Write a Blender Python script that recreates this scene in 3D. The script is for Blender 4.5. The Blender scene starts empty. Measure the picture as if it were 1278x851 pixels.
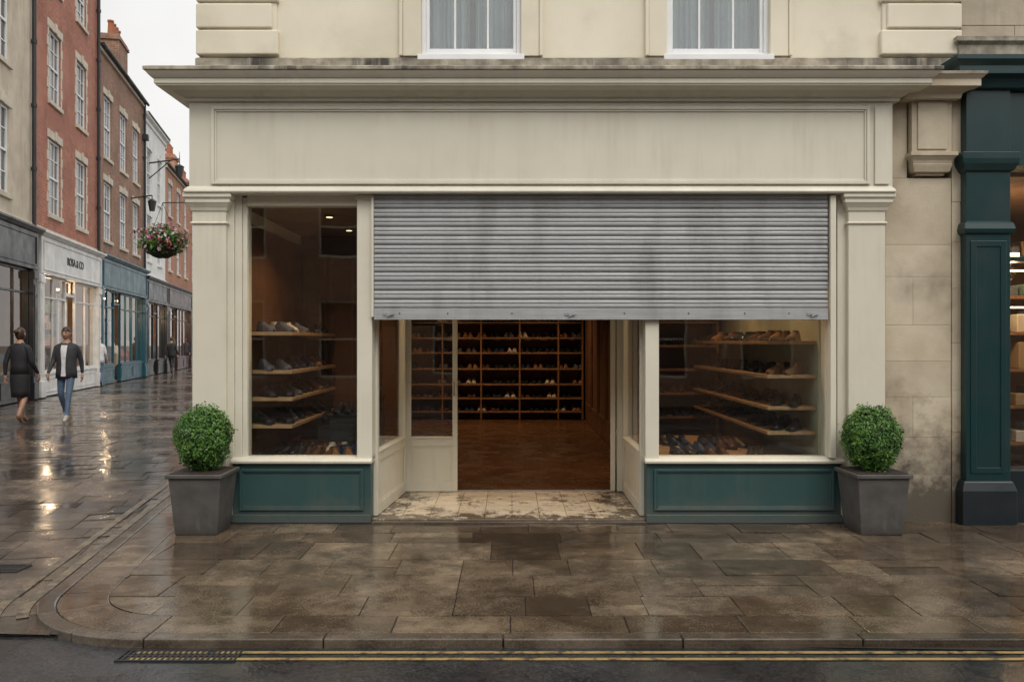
import bpy, bmesh, math, random
import numpy as np
from mathutils import Vector, Matrix, noise
random.seed(7); np.random.seed(7)
R=random.random
def U(a,b): return a+(b-a)*random.random()
scene=bpy.context.scene
F=1052.0; D=7.1; H=1.55
def PX(px,y=0): return (px-640)*(D+y)/F
def PZ(py,y=0): return H+(425-py)*(D+y)/F

# ------------------------------------------------------------ materials
MATS={}
def nt(name):
    m=bpy.data.materials.new(name); m.use_nodes=True
    t=m.node_tree; b=t.nodes['Principled BSDF']; return m,t,b
def N(t,ty,**k):
    n=t.nodes.new(ty)
    for a,v in k.items(): setattr(n,a,v)
    return n
def L(t,a,b): t.links.new(a,b)
def rgba(c): return (c[0],c[1],c[2],1)
def noise_n(t,vec,scale,detail=4,rough=.55):
    n=N(t,'ShaderNodeTexNoise'); n.inputs['Scale'].default_value=scale
    n.inputs['Detail'].default_value=min(detail,4); n.inputs['Roughness'].default_value=rough
    L(t,vec,n.inputs['Vector']); return n.outputs['Fac']
def mapr(t,v,a,b,c,d):
    n=N(t,'ShaderNodeMapRange'); 
    for i,x in zip((1,2,3,4),(a,b,c,d)): n.inputs[i].default_value=x
    L(t,v,n.inputs[0]); return n.outputs[0]
def mixc(t,fac,a,b,mode='MIX'):
    n=N(t,'ShaderNodeMix',data_type='RGBA',blend_type=mode)
    if isinstance(fac,(int,float)): n.inputs[0].default_value=fac
    else: L(t,fac,n.inputs[0])
    for i,x in ((6,a),(7,b)):
        if isinstance(x,(tuple,list)): n.inputs[i].default_value=rgba(x)
        else: L(t,x,n.inputs[i])
    return n.outputs[2]
def ramp(t,v,stops,interp='LINEAR'):
    n=N(t,'ShaderNodeValToRGB'); cr=n.color_ramp; cr.interpolation=interp
    while len(cr.elements)<len(stops): cr.elements.new(.5)
    for e,(p,c) in zip(cr.elements,stops): e.position=p; e.color=rgba(c)
    L(t,v,n.inputs[0]); return n.outputs[0]
def mth(t,op,a,b=None):
    n=N(t,'ShaderNodeMath',operation=op)
    for i,x in enumerate((a,b)):
        if x is None: continue
        if isinstance(x,(int,float)): n.inputs[i].default_value=x
        else: L(t,x,n.inputs[i])
    return n.outputs[0]
def objvec(t,scale=(1,1,1)):
    tc=N(t,'ShaderNodeTexCoord'); mp=N(t,'ShaderNodeMapping'); mp.inputs['Scale'].default_value=scale
    L(t,tc.outputs['Object'],mp.inputs['Vector']); return mp.outputs[0]
def bump(t,b,h,strength,dist=.01):
    n=N(t,'ShaderNodeBump'); n.inputs['Strength'].default_value=strength; n.inputs['Distance'].default_value=dist
    L(t,h,n.inputs['Height']); L(t,n.outputs[0],b.inputs['Normal'])

def pmat(name,c1,c2=None,scale=3,rough=(.45,.65),metal=0,bmp=.15,bscale=60,grime=None,gamt=.5,rnd=None,streak=True,low=None,gth=(.5,.75)):
    if name in MATS: return MATS[name]
    m,t,b=nt(name); c2=c2 or tuple(x*.8 for x in c1)
    v=objvec(t)
    n1=noise_n(t,v,scale,4)
    col=mixc(t,mapr(t,n1,.35,.65,0,1),c1,c2)
    if rnd:
        at=N(t,'ShaderNodeAttribute',attribute_name='rnd')
        r=ramp(t,at.outputs['Fac'],rnd); col=mixc(t,1.0,col,r,'MULTIPLY')
    if grime:
        vs=objvec(t,(9,9,.7) if streak else (1.5,1.5,1.5))
        g=noise_n(t,vs,1.2,4,.6)
        g2=noise_n(t,v,1.7,3)
        gm=mth(t,'MULTIPLY',mapr(t,g,gth[0],gth[1],0,1),mapr(t,g2,.42,.68,.0,1))
        gm=mth(t,'MULTIPLY',gm,gamt)
        col=mixc(t,gm,col,grime)
    if low:  # dirt rising from the foot of the wall
        sp=N(t,'ShaderNodeSeparateXYZ'); L(t,v,sp.inputs[0])
        zz=mth(t,'ADD',sp.outputs[2],mapr(t,noise_n(t,v,4,4,.7),.3,.7,-.4*low[0],.4*low[0]))
        lm=mth(t,'MULTIPLY',mapr(t,zz,.22*low[0],low[0],1,0),low[2])
        col=mixc(t,lm,col,low[1])
    L(t,col,b.inputs['Base Color'])
    L(t,mapr(t,n1,.3,.7,rough[0],rough[1]),b.inputs['Roughness'])
    b.inputs['Metallic'].default_value=metal
    if bmp: bump(t,b,noise_n(t,v,bscale,3),bmp,.004)
    MATS[name]=m; return m

M_cream=pmat('cream_paint',(.655,.625,.515),(.60,.57,.465),scale=1.5,rough=(.35,.55),grime=(.36,.31,.23),gamt=.38,bmp=.14,low=(.40,(.22,.19,.14),.6),gth=(.46,.72))
M_cream2=pmat('cream_frame_paint',(.665,.635,.53),(.61,.58,.475),rough=(.3,.5),grime=(.34,.29,.22),gamt=.3,bmp=.08)
M_dirty=pmat('cream_weathered',(.44,.40,.31),(.22,.19,.145),scale=9,rough=(.6,.8),grime=(.045,.04,.032),gamt=1,bmp=.5,bscale=40,gth=(.34,.52))
M_upper=pmat('upper_stucco',(.70,.65,.525),(.61,.56,.44),scale=1.1,rough=(.6,.8),grime=(.36,.30,.21),gamt=.5,bmp=.25,bscale=45,gth=(.46,.7),streak=False)
M_stone=pmat('limestone',(.55,.49,.38),(.43,.37,.275),scale=2.2,rough=(.6,.85),grime=(.17,.13,.09),gamt=.8,bmp=.5,bscale=40,streak=False,gth=(.45,.7),
   rnd=[(0,(.90,.88,.85)),(.5,(1,.98,.95)),(1,(1.06,1.05,1.03))],low=(1.05,(.075,.062,.045),.95))
M_stone2=pmat('neighbour_stone',(.44,.385,.30),(.33,.285,.22),scale=3,rough=(.6,.85),grime=(.09,.075,.06),gamt=.7,bmp=.5,bscale=40,
   rnd=[(0,(.8,.8,.78)),(1,(1.1,1.1,1.06))])
M_teal=pmat('teal_paint',(.034,.080,.080),(.027,.066,.066),scale=3,rough=(.3,.5),grime=(.09,.11,.1),gamt=.45,bmp=.1,low=(.22,(.10,.10,.085),.6))
M_dteal=pmat('dark_green_paint',(.006,.034,.036),(.005,.026,.028),rough=(.28,.45),grime=(.04,.06,.06),gamt=.3,bmp=.1)
M_navy=pmat('plinth_paint',(.012,.02,.026),(.01,.015,.02),rough=(.25,.5),bmp=.2)
M_white=pmat('white_paint',(.75,.76,.76),(.68,.69,.70),rough=(.35,.5),bmp=.05)
M_black=pmat('black_iron',(.02,.02,.022),rough=(.4,.6),bmp=.1)
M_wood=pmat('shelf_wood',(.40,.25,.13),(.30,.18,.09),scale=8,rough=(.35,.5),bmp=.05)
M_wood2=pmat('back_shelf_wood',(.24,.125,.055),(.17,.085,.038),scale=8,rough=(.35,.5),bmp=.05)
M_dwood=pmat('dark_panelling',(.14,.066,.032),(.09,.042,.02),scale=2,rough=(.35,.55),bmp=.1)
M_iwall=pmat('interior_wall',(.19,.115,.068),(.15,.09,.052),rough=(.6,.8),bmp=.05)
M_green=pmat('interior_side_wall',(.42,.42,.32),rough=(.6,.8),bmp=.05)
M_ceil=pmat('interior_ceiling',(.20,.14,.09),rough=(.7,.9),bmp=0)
M_curt=pmat('curtain_cloth',(.155,.215,.235),(.11,.16,.18),rough=(.8,.9),bmp=.1)
M_conc=pmat('planter_concrete',(.092,.087,.082),(.060,.056,.052),scale=6,rough=(.5,.8),grime=(.15,.14,.12),gamt=.6,bmp=.6,bscale=70,low=(.10,(.035,.03,.025),.7))
M_soil=pmat('soil',(.03,.02,.015),rough=(.8,.95),bmp=1)
M_slate=pmat('roof_slate',(.10,.105,.115),(.07,.075,.08),rough=(.4,.7),bmp=.4,bscale=12)
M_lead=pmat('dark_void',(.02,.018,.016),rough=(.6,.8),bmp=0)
M_pot=pmat('terracotta',(.35,.13,.06),rough=(.7,.9),bmp=.1)

def m_shutter():
    m,t,b=nt('galvanised_steel'); v=objvec(t); vs=objvec(t,(.5,8,14)); vv=objvec(t,(2,2,.6))
    c=mixc(t,mapr(t,noise_n(t,vs,3,4),.3,.7,0,1),(.40,.41,.415),(.31,.32,.325))
    g=mapr(t,noise_n(t,vv,1.4,4,.65),.46,.70,0,.5); c=mixc(t,g,c,(.17,.16,.145))
    at=N(t,'ShaderNodeAttribute',attribute_name='rnd'); c=mixc(t,1,c,ramp(t,at.outputs['Fac'],[(0,(.84,.84,.85)),(1,(1.08,1.08,1.08))]),'MULTIPLY')
    L(t,c,b.inputs['Base Color']); b.inputs['Metallic'].default_value=.25
    L(t,mapr(t,noise_n(t,v,9,3),.3,.7,.40,.6),b.inputs['Roughness']); bump(t,b,noise_n(t,v,25,3),.15,.004); return m
M_shut=m_shutter()

def m_glass(name,f0=.05,tint=(.93,.95,.94)):
    m=bpy.data.materials.new(name); m.use_nodes=True; t=m.node_tree; t.nodes.clear()
    o=N(t,'ShaderNodeOutputMaterial'); tr=N(t,'ShaderNodeBsdfTransparent'); tr.inputs[0].default_value=rgba(tint)
    gl=N(t,'ShaderNodeBsdfGlossy'); gl.inputs['Roughness'].default_value=.015; gl.inputs[0].default_value=(1,1,1,1)
    lw=N(t,'ShaderNodeLayerWeight'); lw.inputs[0].default_value=.5
    p=mth(t,'POWER',lw.outputs['Facing'],5.0); p=mth(t,'MULTIPLY',p,1-f0); p=mth(t,'ADD',p,f0)
    v=objvec(t); bm=N(t,'ShaderNodeBump'); bm.inputs['Strength'].default_value=.06; bm.inputs['Distance'].default_value=.01
    L(t,noise_n(t,v,1.6,2),bm.inputs['Height']); L(t,bm.outputs[0],gl.inputs['Normal'])
    mx=N(t,'ShaderNodeMixShader'); L(t,p,mx.inputs[0]); L(t,tr.outputs[0],mx.inputs[1]); L(t,gl.outputs[0],mx.inputs[2]); L(t,mx.outputs[0],o.inputs[0])
    return m
M_glass=m_glass('shop_glass',.065)
M_glassU=m_glass('sash_glass',.08)
def m_dark_glass():
    m,t,b=nt('old_window_glass'); v=objvec(t)
    c=ramp(t,noise_n(t,v,.9,1),[(.42,(.03,.035,.04)),(.5,(.10,.11,.11)),(.6,(.05,.06,.065))])
    L(t,c,b.inputs['Base Color']); b.inputs['Roughness'].default_value=.05; b.inputs['IOR'].default_value=1.8
    bump(t,b,noise_n(t,v,2.5,2),.15,.02); return m
M_dglass=m_dark_glass()

def m_brick(name,c1,c2,mortar):
    m,t,b=nt(name); tc=N(t,'ShaderNodeTexCoord'); sp=N(t,'ShaderNodeSeparateXYZ'); cb=N(t,'ShaderNodeCombineXYZ')
    L(t,tc.outputs['Object'],sp.inputs[0])
    s=mth(t,'ADD',sp.outputs[0],sp.outputs[1]); L(t,s,cb.inputs[0]); L(t,sp.outputs[2],cb.inputs[1])
    br=N(t,'ShaderNodeTexBrick'); br.inputs['Scale'].default_value=1; br.inputs['Brick Width'].default_value=.225; br.inputs['Row Height'].default_value=.075
    br.inputs['Mortar Size'].default_value=.009; br.inputs['Mortar Smooth'].default_value=.3; br.inputs['Bias'].default_value=0
    br.inputs['Color1'].default_value=rgba(c1); br.inputs['Color2'].default_value=rgba(c2); br.inputs['Mortar'].default_value=rgba(mortar)
    L(t,cb.outputs[0],br.inputs['Vector'])
    v=objvec(t); n=noise_n(t,v,.8,4,.7)
    c=mixc(t,mapr(t,n,.40,.66,0,.6),br.outputs['Color'],tuple(x*.38 for x in c1))
    c=mixc(t,mapr(t,noise_n(t,v,6,3),.5,.7,0,.4),c,tuple(min(1,x*1.6+.05) for x in c2))
    L(t,c,b.inputs['Base Color']); b.inputs['Roughness'].default_value=.8
    bump(t,b,br.outputs['Fac'],-.4,.01); return m
M_bred=m_brick('red_brick',(.44,.14,.075),(.30,.09,.055),(.36,.29,.23))
M_bbrown=m_brick('brown_brick',(.33,.165,.095),(.21,.105,.068),(.32,.26,.20))
M_borange=m_brick('orange_brick',(.45,.19,.09),(.34,.135,.07),(.34,.28,.22))

def m_wet(name,stops,wet=(.05,.38),attr=True,grain=90,bs=.25,dark=.55,wscale=.9,thr=(.38,.56),light=0.35):
    m,t,b=nt(name); v=objvec(t)
    w=noise_n(t,v,wscale,4,.65)
    wetm=mapr(t,w,thr[0],thr[1],0,1)
    if attr:
        at=N(t,'ShaderNodeAttribute',attribute_name='rnd'); c=ramp(t,at.outputs['Fac'],stops)
    else: c=ramp(t,noise_n(t,v,.5,2),stops)
    c=mixc(t,mapr(t,noise_n(t,v,5,4,.75),.38,.64,0,.75),c,tuple(x*.45 for x in stops[0][1]))
    c=mixc(t,mapr(t,noise_n(t,v,2.3,4,.75),.54,.70,0,.5),c,tuple(min(1,x*1.25) for x in stops[-1][1]))
    gr=noise_n(t,v,grain,3)
    c=mixc(t,mapr(t,gr,.45,.7,0,light),c,tuple(min(1,x*1.8) for x in stops[-1][1]))
    c=mixc(t,mth(t,'MULTIPLY',wetm,dark),c,tuple(x*.25 for x in stops[0][1]))
    L(t,c,b.inputs['Base Color'])
    md=noise_n(t,v,9,3)
    r=mth(t,'ADD',mapr(t,wetm,0,1,wet[1],wet[0]),mapr(t,md,.3,.7,-.05,.1))
    r=mth(t,'MAXIMUM',r,.03)
    L(t,r,b.inputs['Roughness']); b.inputs['IOR'].default_value=1.5
    h=mth(t,'ADD',mth(t,'MULTIPLY',gr,.3),md)
    h=mth(t,'MULTIPLY',h,mapr(t,wetm,0,1,1,.45))
    bump(t,b,h,bs,.006); return m
M_flag=m_wet('wet_flagstone',[(0,(.060,.041,.027)),(.25,(.155,.112,.074)),(.45,(.10,.075,.054)),(.65,(.215,.16,.105)),(.85,(.135,.105,.078)),(1,(.26,.20,.135))],wet=(.04,.31),bs=.28,dark=.5)
M_street=m_wet('wet_street_paving',[(0,(.065,.050,.040)),(.5,(.13,.10,.08)),(1,(.20,.16,.125))],wet=(.07,.28),bs=.30,wscale=.5)
M_kerb=m_wet('wet_kerbstone',[(0,(.085,.068,.050)),(1,(.15,.12,.09))],wet=(.08,.3))
M_road=m_wet('wet_asphalt',[(.3,(.020,.020,.022)),(.7,(.036,.036,.038))],wet=(.14,.40),attr=False,grain=75,bs=1.0,dark=.35,light=.9)
M_grout=pmat('pavement_joint',(.035,.028,.022),(.02,.016,.012),scale=20,rough=(.4,.8),bmp=.6)
M_ground=pmat('ground_earth',(.08,.075,.07),rough=(.6,.8),bmp=.3)
def m_yellow(name,c,worn):
    m,t,b=nt(name); v=objvec(t)
    c=mixc(t,mapr(t,noise_n(t,v,11,4,.75),worn,worn+.16,0,1),c,(.05,.046,.04))
    L(t,c,b.inputs['Base Color']); b.inputs['Roughness'].default_value=.3; bump(t,b,noise_n(t,v,120,3),.6,.004); return m
M_yel=m_yellow('yellow_line_paint',(.34,.235,.085),.49)
M_yel2=m_yellow('worn_line_paint',(.20,.155,.10),.42)

def m_tile():
    m,t,b=nt('threshold_tile'); v=objvec(t)
    br=N(t,'ShaderNodeTexBrick'); br.inputs['Scale'].default_value=1; br.inputs['Brick Width'].default_value=.24; br.inputs['Row Height'].default_value=.24; br.offset=0
    br.inputs['Mortar Size'].default_value=.003; br.inputs['Color1'].default_value=(.70,.60,.45,1); br.inputs['Color2'].default_value=(.58,.49,.36,1); br.inputs['Mortar'].default_value=(.22,.17,.11,1)
    L(t,v,br.inputs['Vector'])
    sp=N(t,'ShaderNodeSeparateXYZ'); L(t,v,sp.inputs[0])
    ax=mth(t,'ABSOLUTE',mth(t,'ADD',sp.outputs[0],.03)); nn=noise_n(t,v,6,4,.8)
    e=mth(t,'ADD',ax,mapr(t,nn,.3,.7,-.5,.5)); em=mapr(t,e,.82,1.05,0,1)
    e2=mth(t,'ADD',sp.outputs[1],mapr(t,nn,.3,.7,.35,-.35)); em2=mapr(t,e2,.42,.22,0,1)
    d=mth(t,'MAXIMUM',em,em2); d=mth(t,'MAXIMUM',d,mapr(t,noise_n(t,v,3.3,4,.8),.53,.62,0,.85))
    c=mixc(t,mth(t,'MULTIPLY',d,.9),br.outputs['Color'],(.07,.045,.028))
    L(t,c,b.inputs['Base Color']); L(t,mapr(t,nn,.3,.7,.12,.32),b.inputs['Roughness']); return m
M_tile=m_tile()
def m_floor():
    m,t,b=nt('wood_floor'); v=objvec(t,(1,1,1))
    br=N(t,'ShaderNodeTexBrick'); br.inputs['Scale'].default_value=1; br.inputs['Brick Width'].default_value=1.4; br.inputs['Row Height'].default_value=.14
    br.inputs['Mortar Size'].default_value=.003; br.inputs['Color1'].default_value=(.13,.064,.032,1); br.inputs['Color2'].default_value=(.095,.046,.023,1); br.inputs['Mortar'].default_value=(.04,.02,.01,1)
    L(t,v,br.inputs['Vector']); c=mixc(t,mapr(t,noise_n(t,v,5,4),.3,.7,0,.4),br.outputs['Color'],(.06,.03,.015))
    L(t,c,b.inputs['Base Color']); L(t,mapr(t,noise_n(t,v,3,3),.3,.7,.16,.36),b.inputs['Roughness']); return m
M_floor=m_floor()
def m_rnd(name,stops,rough=.5,interp='CONSTANT'):
    m,t,b=nt(name); at=N(t,'ShaderNodeAttribute',attribute_name='rnd')
    L(t,ramp(t,at.outputs['Fac'],stops,interp),b.inputs['Base Color']); b.inputs['Roughness'].default_value=rough; return m
M_shoe=m_rnd('shoe_leather',[(0,(.012,.012,.014)),(.25,(.08,.035,.017)),(.40,(.02,.03,.06)),(.52,(.02,.018,.016)),(.68,(.20,.10,.045)),(.80,(.08,.08,.09)),(.92,(.42,.38,.32))],.32)
M_goods=m_rnd('shop_goods',[(0,(.3,.22,.12)),(.2,(.5,.45,.38)),(.4,(.08,.10,.12)),(.6,(.35,.12,.07)),(.8,(.12,.2,.16))],.6)
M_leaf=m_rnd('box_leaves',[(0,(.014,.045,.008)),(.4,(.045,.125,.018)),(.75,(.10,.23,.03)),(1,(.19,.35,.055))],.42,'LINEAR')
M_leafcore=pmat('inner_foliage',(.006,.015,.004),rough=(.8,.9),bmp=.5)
M_flower=m_rnd('flower_petals',[(0,(.45,.05,.12)),(.35,(.6,.5,.5)),(.6,(.5,.12,.3)),(.8,(.6,.28,.06))],.6)
def m_emit(name,c,s):
    m,t,b=nt(name); b.inputs['Base Color'].default_value=rgba(c); b.inputs['Emission Color'].default_value=rgba(c); b.inputs['Emission Strength'].default_value=s; return m
M_lamp=m_emit('lamp_glow',(1,.72,.4),3)
M_lamp2=m_emit('shop_lamp_glow',(1,.75,.45),6)

# ------------------------------------------------------------ mesh builder
def empty(name,loc=(0,0,0),rot=0):
    e=bpy.data.objects.new(name,None); scene.collection.objects.link(e); e.location=loc; e.rotation_euler=(0,0,rot); e.empty_display_size=.2; return e
class MB:
    def __init__(s): s.v=[]; s.f=[]; s.r=[]; s.M=None
    def add(s,vs,fs,r=None):
        if r is None: r=R()
        o=len(s.v)
        if s.M is not None: vs=[s.M@Vector(v) for v in vs]
        s.v+= [tuple(v) for v in vs]
        for f in fs: s.f.append(tuple(i+o for i in f)); s.r.append(r)
    def box(s,x0,x1,y0,y1,z0,z1,r=None):
        s.add([(x0,y0,z0),(x1,y0,z0),(x1,y1,z0),(x0,y1,z0),(x0,y0,z1),(x1,y0,z1),(x1,y1,z1),(x0,y1,z1)],
          [(0,3,2,1),(4,5,6,7),(0,1,5,4),(1,2,6,5),(2,3,7,6),(3,0,4,7)],r)
    def quad(s,a,b,c,d,r=None): s.add([a,b,c,d],[(0,1,2,3)],r)
    def frustum(s,c,z0,z1,w0,w1,r=None):
        x,y=c; vs=[(x+sx*w,y+sy*w,z) for z,w in((z0,w0),(z1,w1)) for sx,sy in((-1,-1),(1,-1),(1,1),(-1,1))]
        s.add(vs,[(0,3,2,1),(4,5,6,7),(0,1,5,4),(1,2,6,5),(2,3,7,6),(3,0,4,7)],r)
    def extx(s,prof,x0,x1,r=None):
        n=len(prof); vs=[(x0,y,z) for y,z in prof]+[(x1,y,z) for y,z in prof]
        s.add(vs,[(i,(i+1)%n,(i+1)%n+n,i+n) for i in range(n)]+[tuple(range(n-1,-1,-1)),tuple(range(n,2*n))],r)
    def mold(s,xl,xr,y0,yb,prof,r=None):
        n=len(prof); vs=[]
        for o,z in prof: vs+=[(xl-o,yb,z),(xl-o,y0-o,z),(xr+o,y0-o,z),(xr+o,yb,z)]
        fs=[]
        for i in range(n-1):
            for k in range(3): a=i*4+k; fs.append((a,a+1,a+5,a+4))
        fs.append((0,3,2,1)); e=(n-1)*4; fs.append((e,e+1,e+2,e+3))
        fs.append(tuple([i*4 for i in range(n)])); fs.append(tuple([i*4+3 for i in range(n)]))
        s.add(vs,fs,r)
    def cyl(s,p0,p1,r0,r1=None,n=10,r=None):
        r1=r0 if r1 is None else r1; p0=Vector(p0);p1=Vector(p1); d=(p1-p0).normalized()
        a=d.orthogonal().normalized(); b=d.cross(a)
        vs=[p+ (a*math.cos(2*math.pi*i/n)+b*math.sin(2*math.pi*i/n))*q for p,q in((p0,r0),(p1,r1)) for i in range(n)]
        s.add(vs,[(i,(i+1)%n,(i+1)%n+n,i+n) for i in range(n)]+[tuple(range(n-1,-1,-1)),tuple(range(n,2*n))],r)
    def wall(s,x0,x1,z0,z1,y,ops,dep):
        xs=sorted(set([x0,x1]+[o[0] for o in ops]+[o[1] for o in ops])); zs=sorted(set([z0,z1]+[o[2] for o in ops]+[o[3] for o in ops]))
        for i in range(len(xs)-1):
            for j in range(len(zs)-1):
                cx=(xs[i]+xs[i+1])/2; cz=(zs[j]+zs[j+1])/2
                if any(o[0]<cx<o[1] and o[2]<cz<o[3] for o in ops): continue
                s.quad((xs[i],y,zs[j]),(xs[i+1],y,zs[j]),(xs[i+1],y,zs[j+1]),(xs[i],y,zs[j+1]),.5)
        for a,b,c,d in ops:
            y2=y+dep
            s.quad((a,y,c),(a,y2,c),(a,y2,d),(a,y,d),.5); s.quad((b,y,c),(b,y,d),(b,y2,d),(b,y2,c),.5)
            s.quad((a,y,c),(b,y,c),(b,y2,c),(a,y2,c),.5); s.quad((a,y,d),(a,y2,d),(b,y2,d),(b,y,d),.5)
    def frame(s,x0,x1,z0,z1,y0,y1,w,wb=None,wt=None):
        wb=wb or w; wt=wt or w
        s.box(x0,x0+w,y0,y1,z0,z1); s.box(x1-w,x1,y0,y1,z0,z1); s.box(x0+w,x1-w,y0,y1,z0,z0+wb); s.box(x0+w,x1-w,y0,y1,z1-wt,z1)
    def done(s,name,parent,mat,bevel=0,smooth=False,seg=2):
        me=bpy.data.meshes.new(name); me.from_pydata(s.v,[],s.f)
        a=me.attributes.new('rnd','FLOAT','FACE'); a.data.foreach_set('value',np.array(s.r,dtype=np.float32))
        bm=bmesh.new(); bm.from_mesh(me); bmesh.ops.recalc_face_normals(bm,faces=bm.faces[:]); bm.to_mesh(me); bm.free()
        me.materials.append(mat); o=bpy.data.objects.new(name,me); scene.collection.objects.link(o); o.parent=parent
        if bevel:
            b=o.modifiers.new('bevel','BEVEL'); b.width=bevel; b.segments=seg; b.limit_method='ANGLE'; b.angle_limit=math.radians(40)
        if smooth:
            for p in me.polygons: p.use_smooth=True
        return o

def shoe(mb,loc,ang,r,s=1.0,heel=False):
    secs=[(-.13,.030,.075,.0),(-.115,.036,.085,0),(-.07,.036,.08,0),(-.02,.036,.072,0),(.03,.042,.055,0),(.08,.046,.042,0),(.12,.038,.034,0),(.145,.012,.02,.0)]
    vs=[];n=8
    for x,w,h,_ in secs:
        for k in range(n):
            a=math.pi*k/(n-1); vs.append((x,-math.cos(a)*w*(1 if k in(0,n-1) else .95),math.sin(a)**.7*h+.012))
    fs=[(i*n+k,i*n+k+1,(i+1)*n+k+1,(i+1)*n+k) for i in range(len(secs)-1) for k in range(n-1)]
    fs+= [tuple(range(n)),tuple((len(secs)-1)*n+k for k in range(n-1,-1,-1))]
    so=len(vs)
    for x,w,h,_ in secs:
        vs+=[(x*1.03,-w*1.08,0),(x*1.03,w*1.08,0),(x*1.03,-w*1.08,.013),(x*1.03,w*1.08,.013)]
    for i in range(len(secs)-1):
        a=so+i*4; b=a+4; fs+=[(a,a+1,b+1,b),(a+2,b+2,b+3,a+3),(a,b,b+2,a+2),(a+1,a+3,b+3,b+1)]
    co=len(vs); m=8
    for k in range(m):
        a=2*math.pi*k/m; vs.append((-.075+.045*math.cos(a),.027*math.sin(a),.098)); 
    for k in range(m):
        a=2*math.pi*k/m; vs.append((-.075+.05*math.cos(a),.03*math.sin(a),.07))
    fs+=[(co+k,co+(k+1)%m,co+m+(k+1)%m,co+m+k) for k in range(m)]
    ca,sa=math.cos(ang),math.sin(ang)
    mb.add([(loc[0]+s*(x*ca-y*sa),loc[1]+s*(x*sa+y*ca),loc[2]+s*z) for x,y,z in vs],fs,r)

# ------------------------------------------------------------ camera / world / sun
cam=bpy.data.objects.new('camera',bpy.data.cameras.new('camera')); scene.collection.objects.link(cam); scene.camera=cam
cam.location=(0,-D,H); cam.rotation_euler=(math.radians(90),0,0); cam.data.sensor_width=36; cam.data.lens=36*F/1278; cam.data.clip_end=800
W=bpy.data.worlds.new('World'); scene.world=W; W.use_nodes=True; t=W.node_tree; bg=t.nodes['Background']
sky=N(t,'ShaderNodeTexSky',sky_type='NISHITA'); sky.sun_disc=False; sky.air_density=1.5; sky.dust_density=5
hs=N(t,'ShaderNodeHueSaturation'); hs.inputs['Saturation'].default_value=.25; L(t,sky.outputs[0],hs.inputs['Color'])
tc=N(t,'ShaderNodeTexCoord'); sp=N(t,'ShaderNodeSeparateXYZ'); L(t,tc.outputs['Generated'],sp.inputs[0])
cl=noise_n(t,tc.outputs['Generated'],2.2,4,.6)
g=mapr(t,sp.outputs[1],.6,-.8,8.0,14.2); g=mth(t,'MULTIPLY',g,mapr(t,cl,.3,.7,.88,1.12))
sc=N(t,'ShaderNodeVectorMath',operation='SCALE'); sc.inputs[0].default_value=(1.01,1,.985); L(t,g,sc.inputs['Scale'])
L(t,mixc(t,.88,hs.outputs[0],sc.outputs[0]),bg.inputs[0]); bg.inputs[1].default_value=.12
sun=bpy.data.objects.new('sun',bpy.data.lights.new('sun','SUN')); scene.collection.objects.link(sun)
sun.data.energy=1.35; sun.data.angle=math.radians(30); sun.data.color=(1,.93,.84)
sd=Vector((.30,-.75,1.0)).normalized()
sun.rotation_euler=sd.to_track_quat('Z','Y').to_euler()
sky.sun_elevation=math.asin(sd.z); sky.sun_rotation=math.atan2(sd.x,sd.y)
scene.view_settings.view_transform='Standard'; scene.view_settings.look='None'; scene.view_settings.exposure=0

# ============================================================ MAIN SHOP
shop=empty('shop_building')
XL,XR=PX(237),PX(1115)
mb=MB(); mb.box(XL,XR,0,.45,PZ(240),PZ(122)); mb.done('fascia_board',shop,M_cream,.004)
mb=MB(); fx0,fx1,fz0,fz1=PX(265),PX(1086),PZ(230),PZ(133)
mb.frame(fx0,fx1,fz0,fz1,-.022,-.002,.028); mb.frame(fx0+.028,fx1-.028,fz0+.028,fz1-.028,-.012,-.002,.016)
mb.box(PX(1092),PX(1110),-.018,-.002,fz0,fz1)
mb.done('fascia_panel_moulding',shop,M_cream2,.005)
zt=PZ(124)
cprof=[(0,zt-.02),(.03,zt-.02),(.03,zt+.01),(.045,zt+.012),(.07,zt+.025),(.10,zt+.05),(.115,zt+.05),(.20,zt+.062),(.20,zt+.075),(.21,zt+.075),(.21,zt+.115),(.225,zt+.12),(.245,zt+.14),(.265,zt+.165)]
mb=MB(); mb.mold(XL,PX(1118),0,.5,cprof); mb.done('cornice',shop,M_cream,.002)
mb=MB(); mb.mold(XL,PX(1118),0,.5,[(.262,zt+.166),(.275,zt+.168),(.275,zt+.195),(.24,zt+.21),(.02,zt+.26)]); mb.done('cornice_top',shop,M_dirty,.003)
mb=MB(); mb.mold(XL,PX(1112),0,.4,[(0,PZ(241)-.0),(.03,PZ(241)),(.038,PZ(239)),(.03,PZ(236)),(.012,PZ(233)),(0,PZ(232))]); mb.done('fascia_lower_moulding',shop,M_cream2,.002)
mb=MB(); z0=zt+.03
mb.mold(PX(1135),PX(1196),.03,.5,[(0,z0-.02),(.03,z0-.02),(.04,z0+.02),(.10,z0+.05),(.14,z0+.055),(.14,z0+.11),(.17,z0+.14)]); mb.done('pier_cornice',shop,M_stone,.003)
mb=MB(); mb.mold(PX(1135),PX(1196),.03,.5,[(.175,z0+.141),(.18,z0+.165),(.0,z0+.2)]); mb.done('pier_cornice_top',shop,M_dirty,.003)
yP=.04
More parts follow.
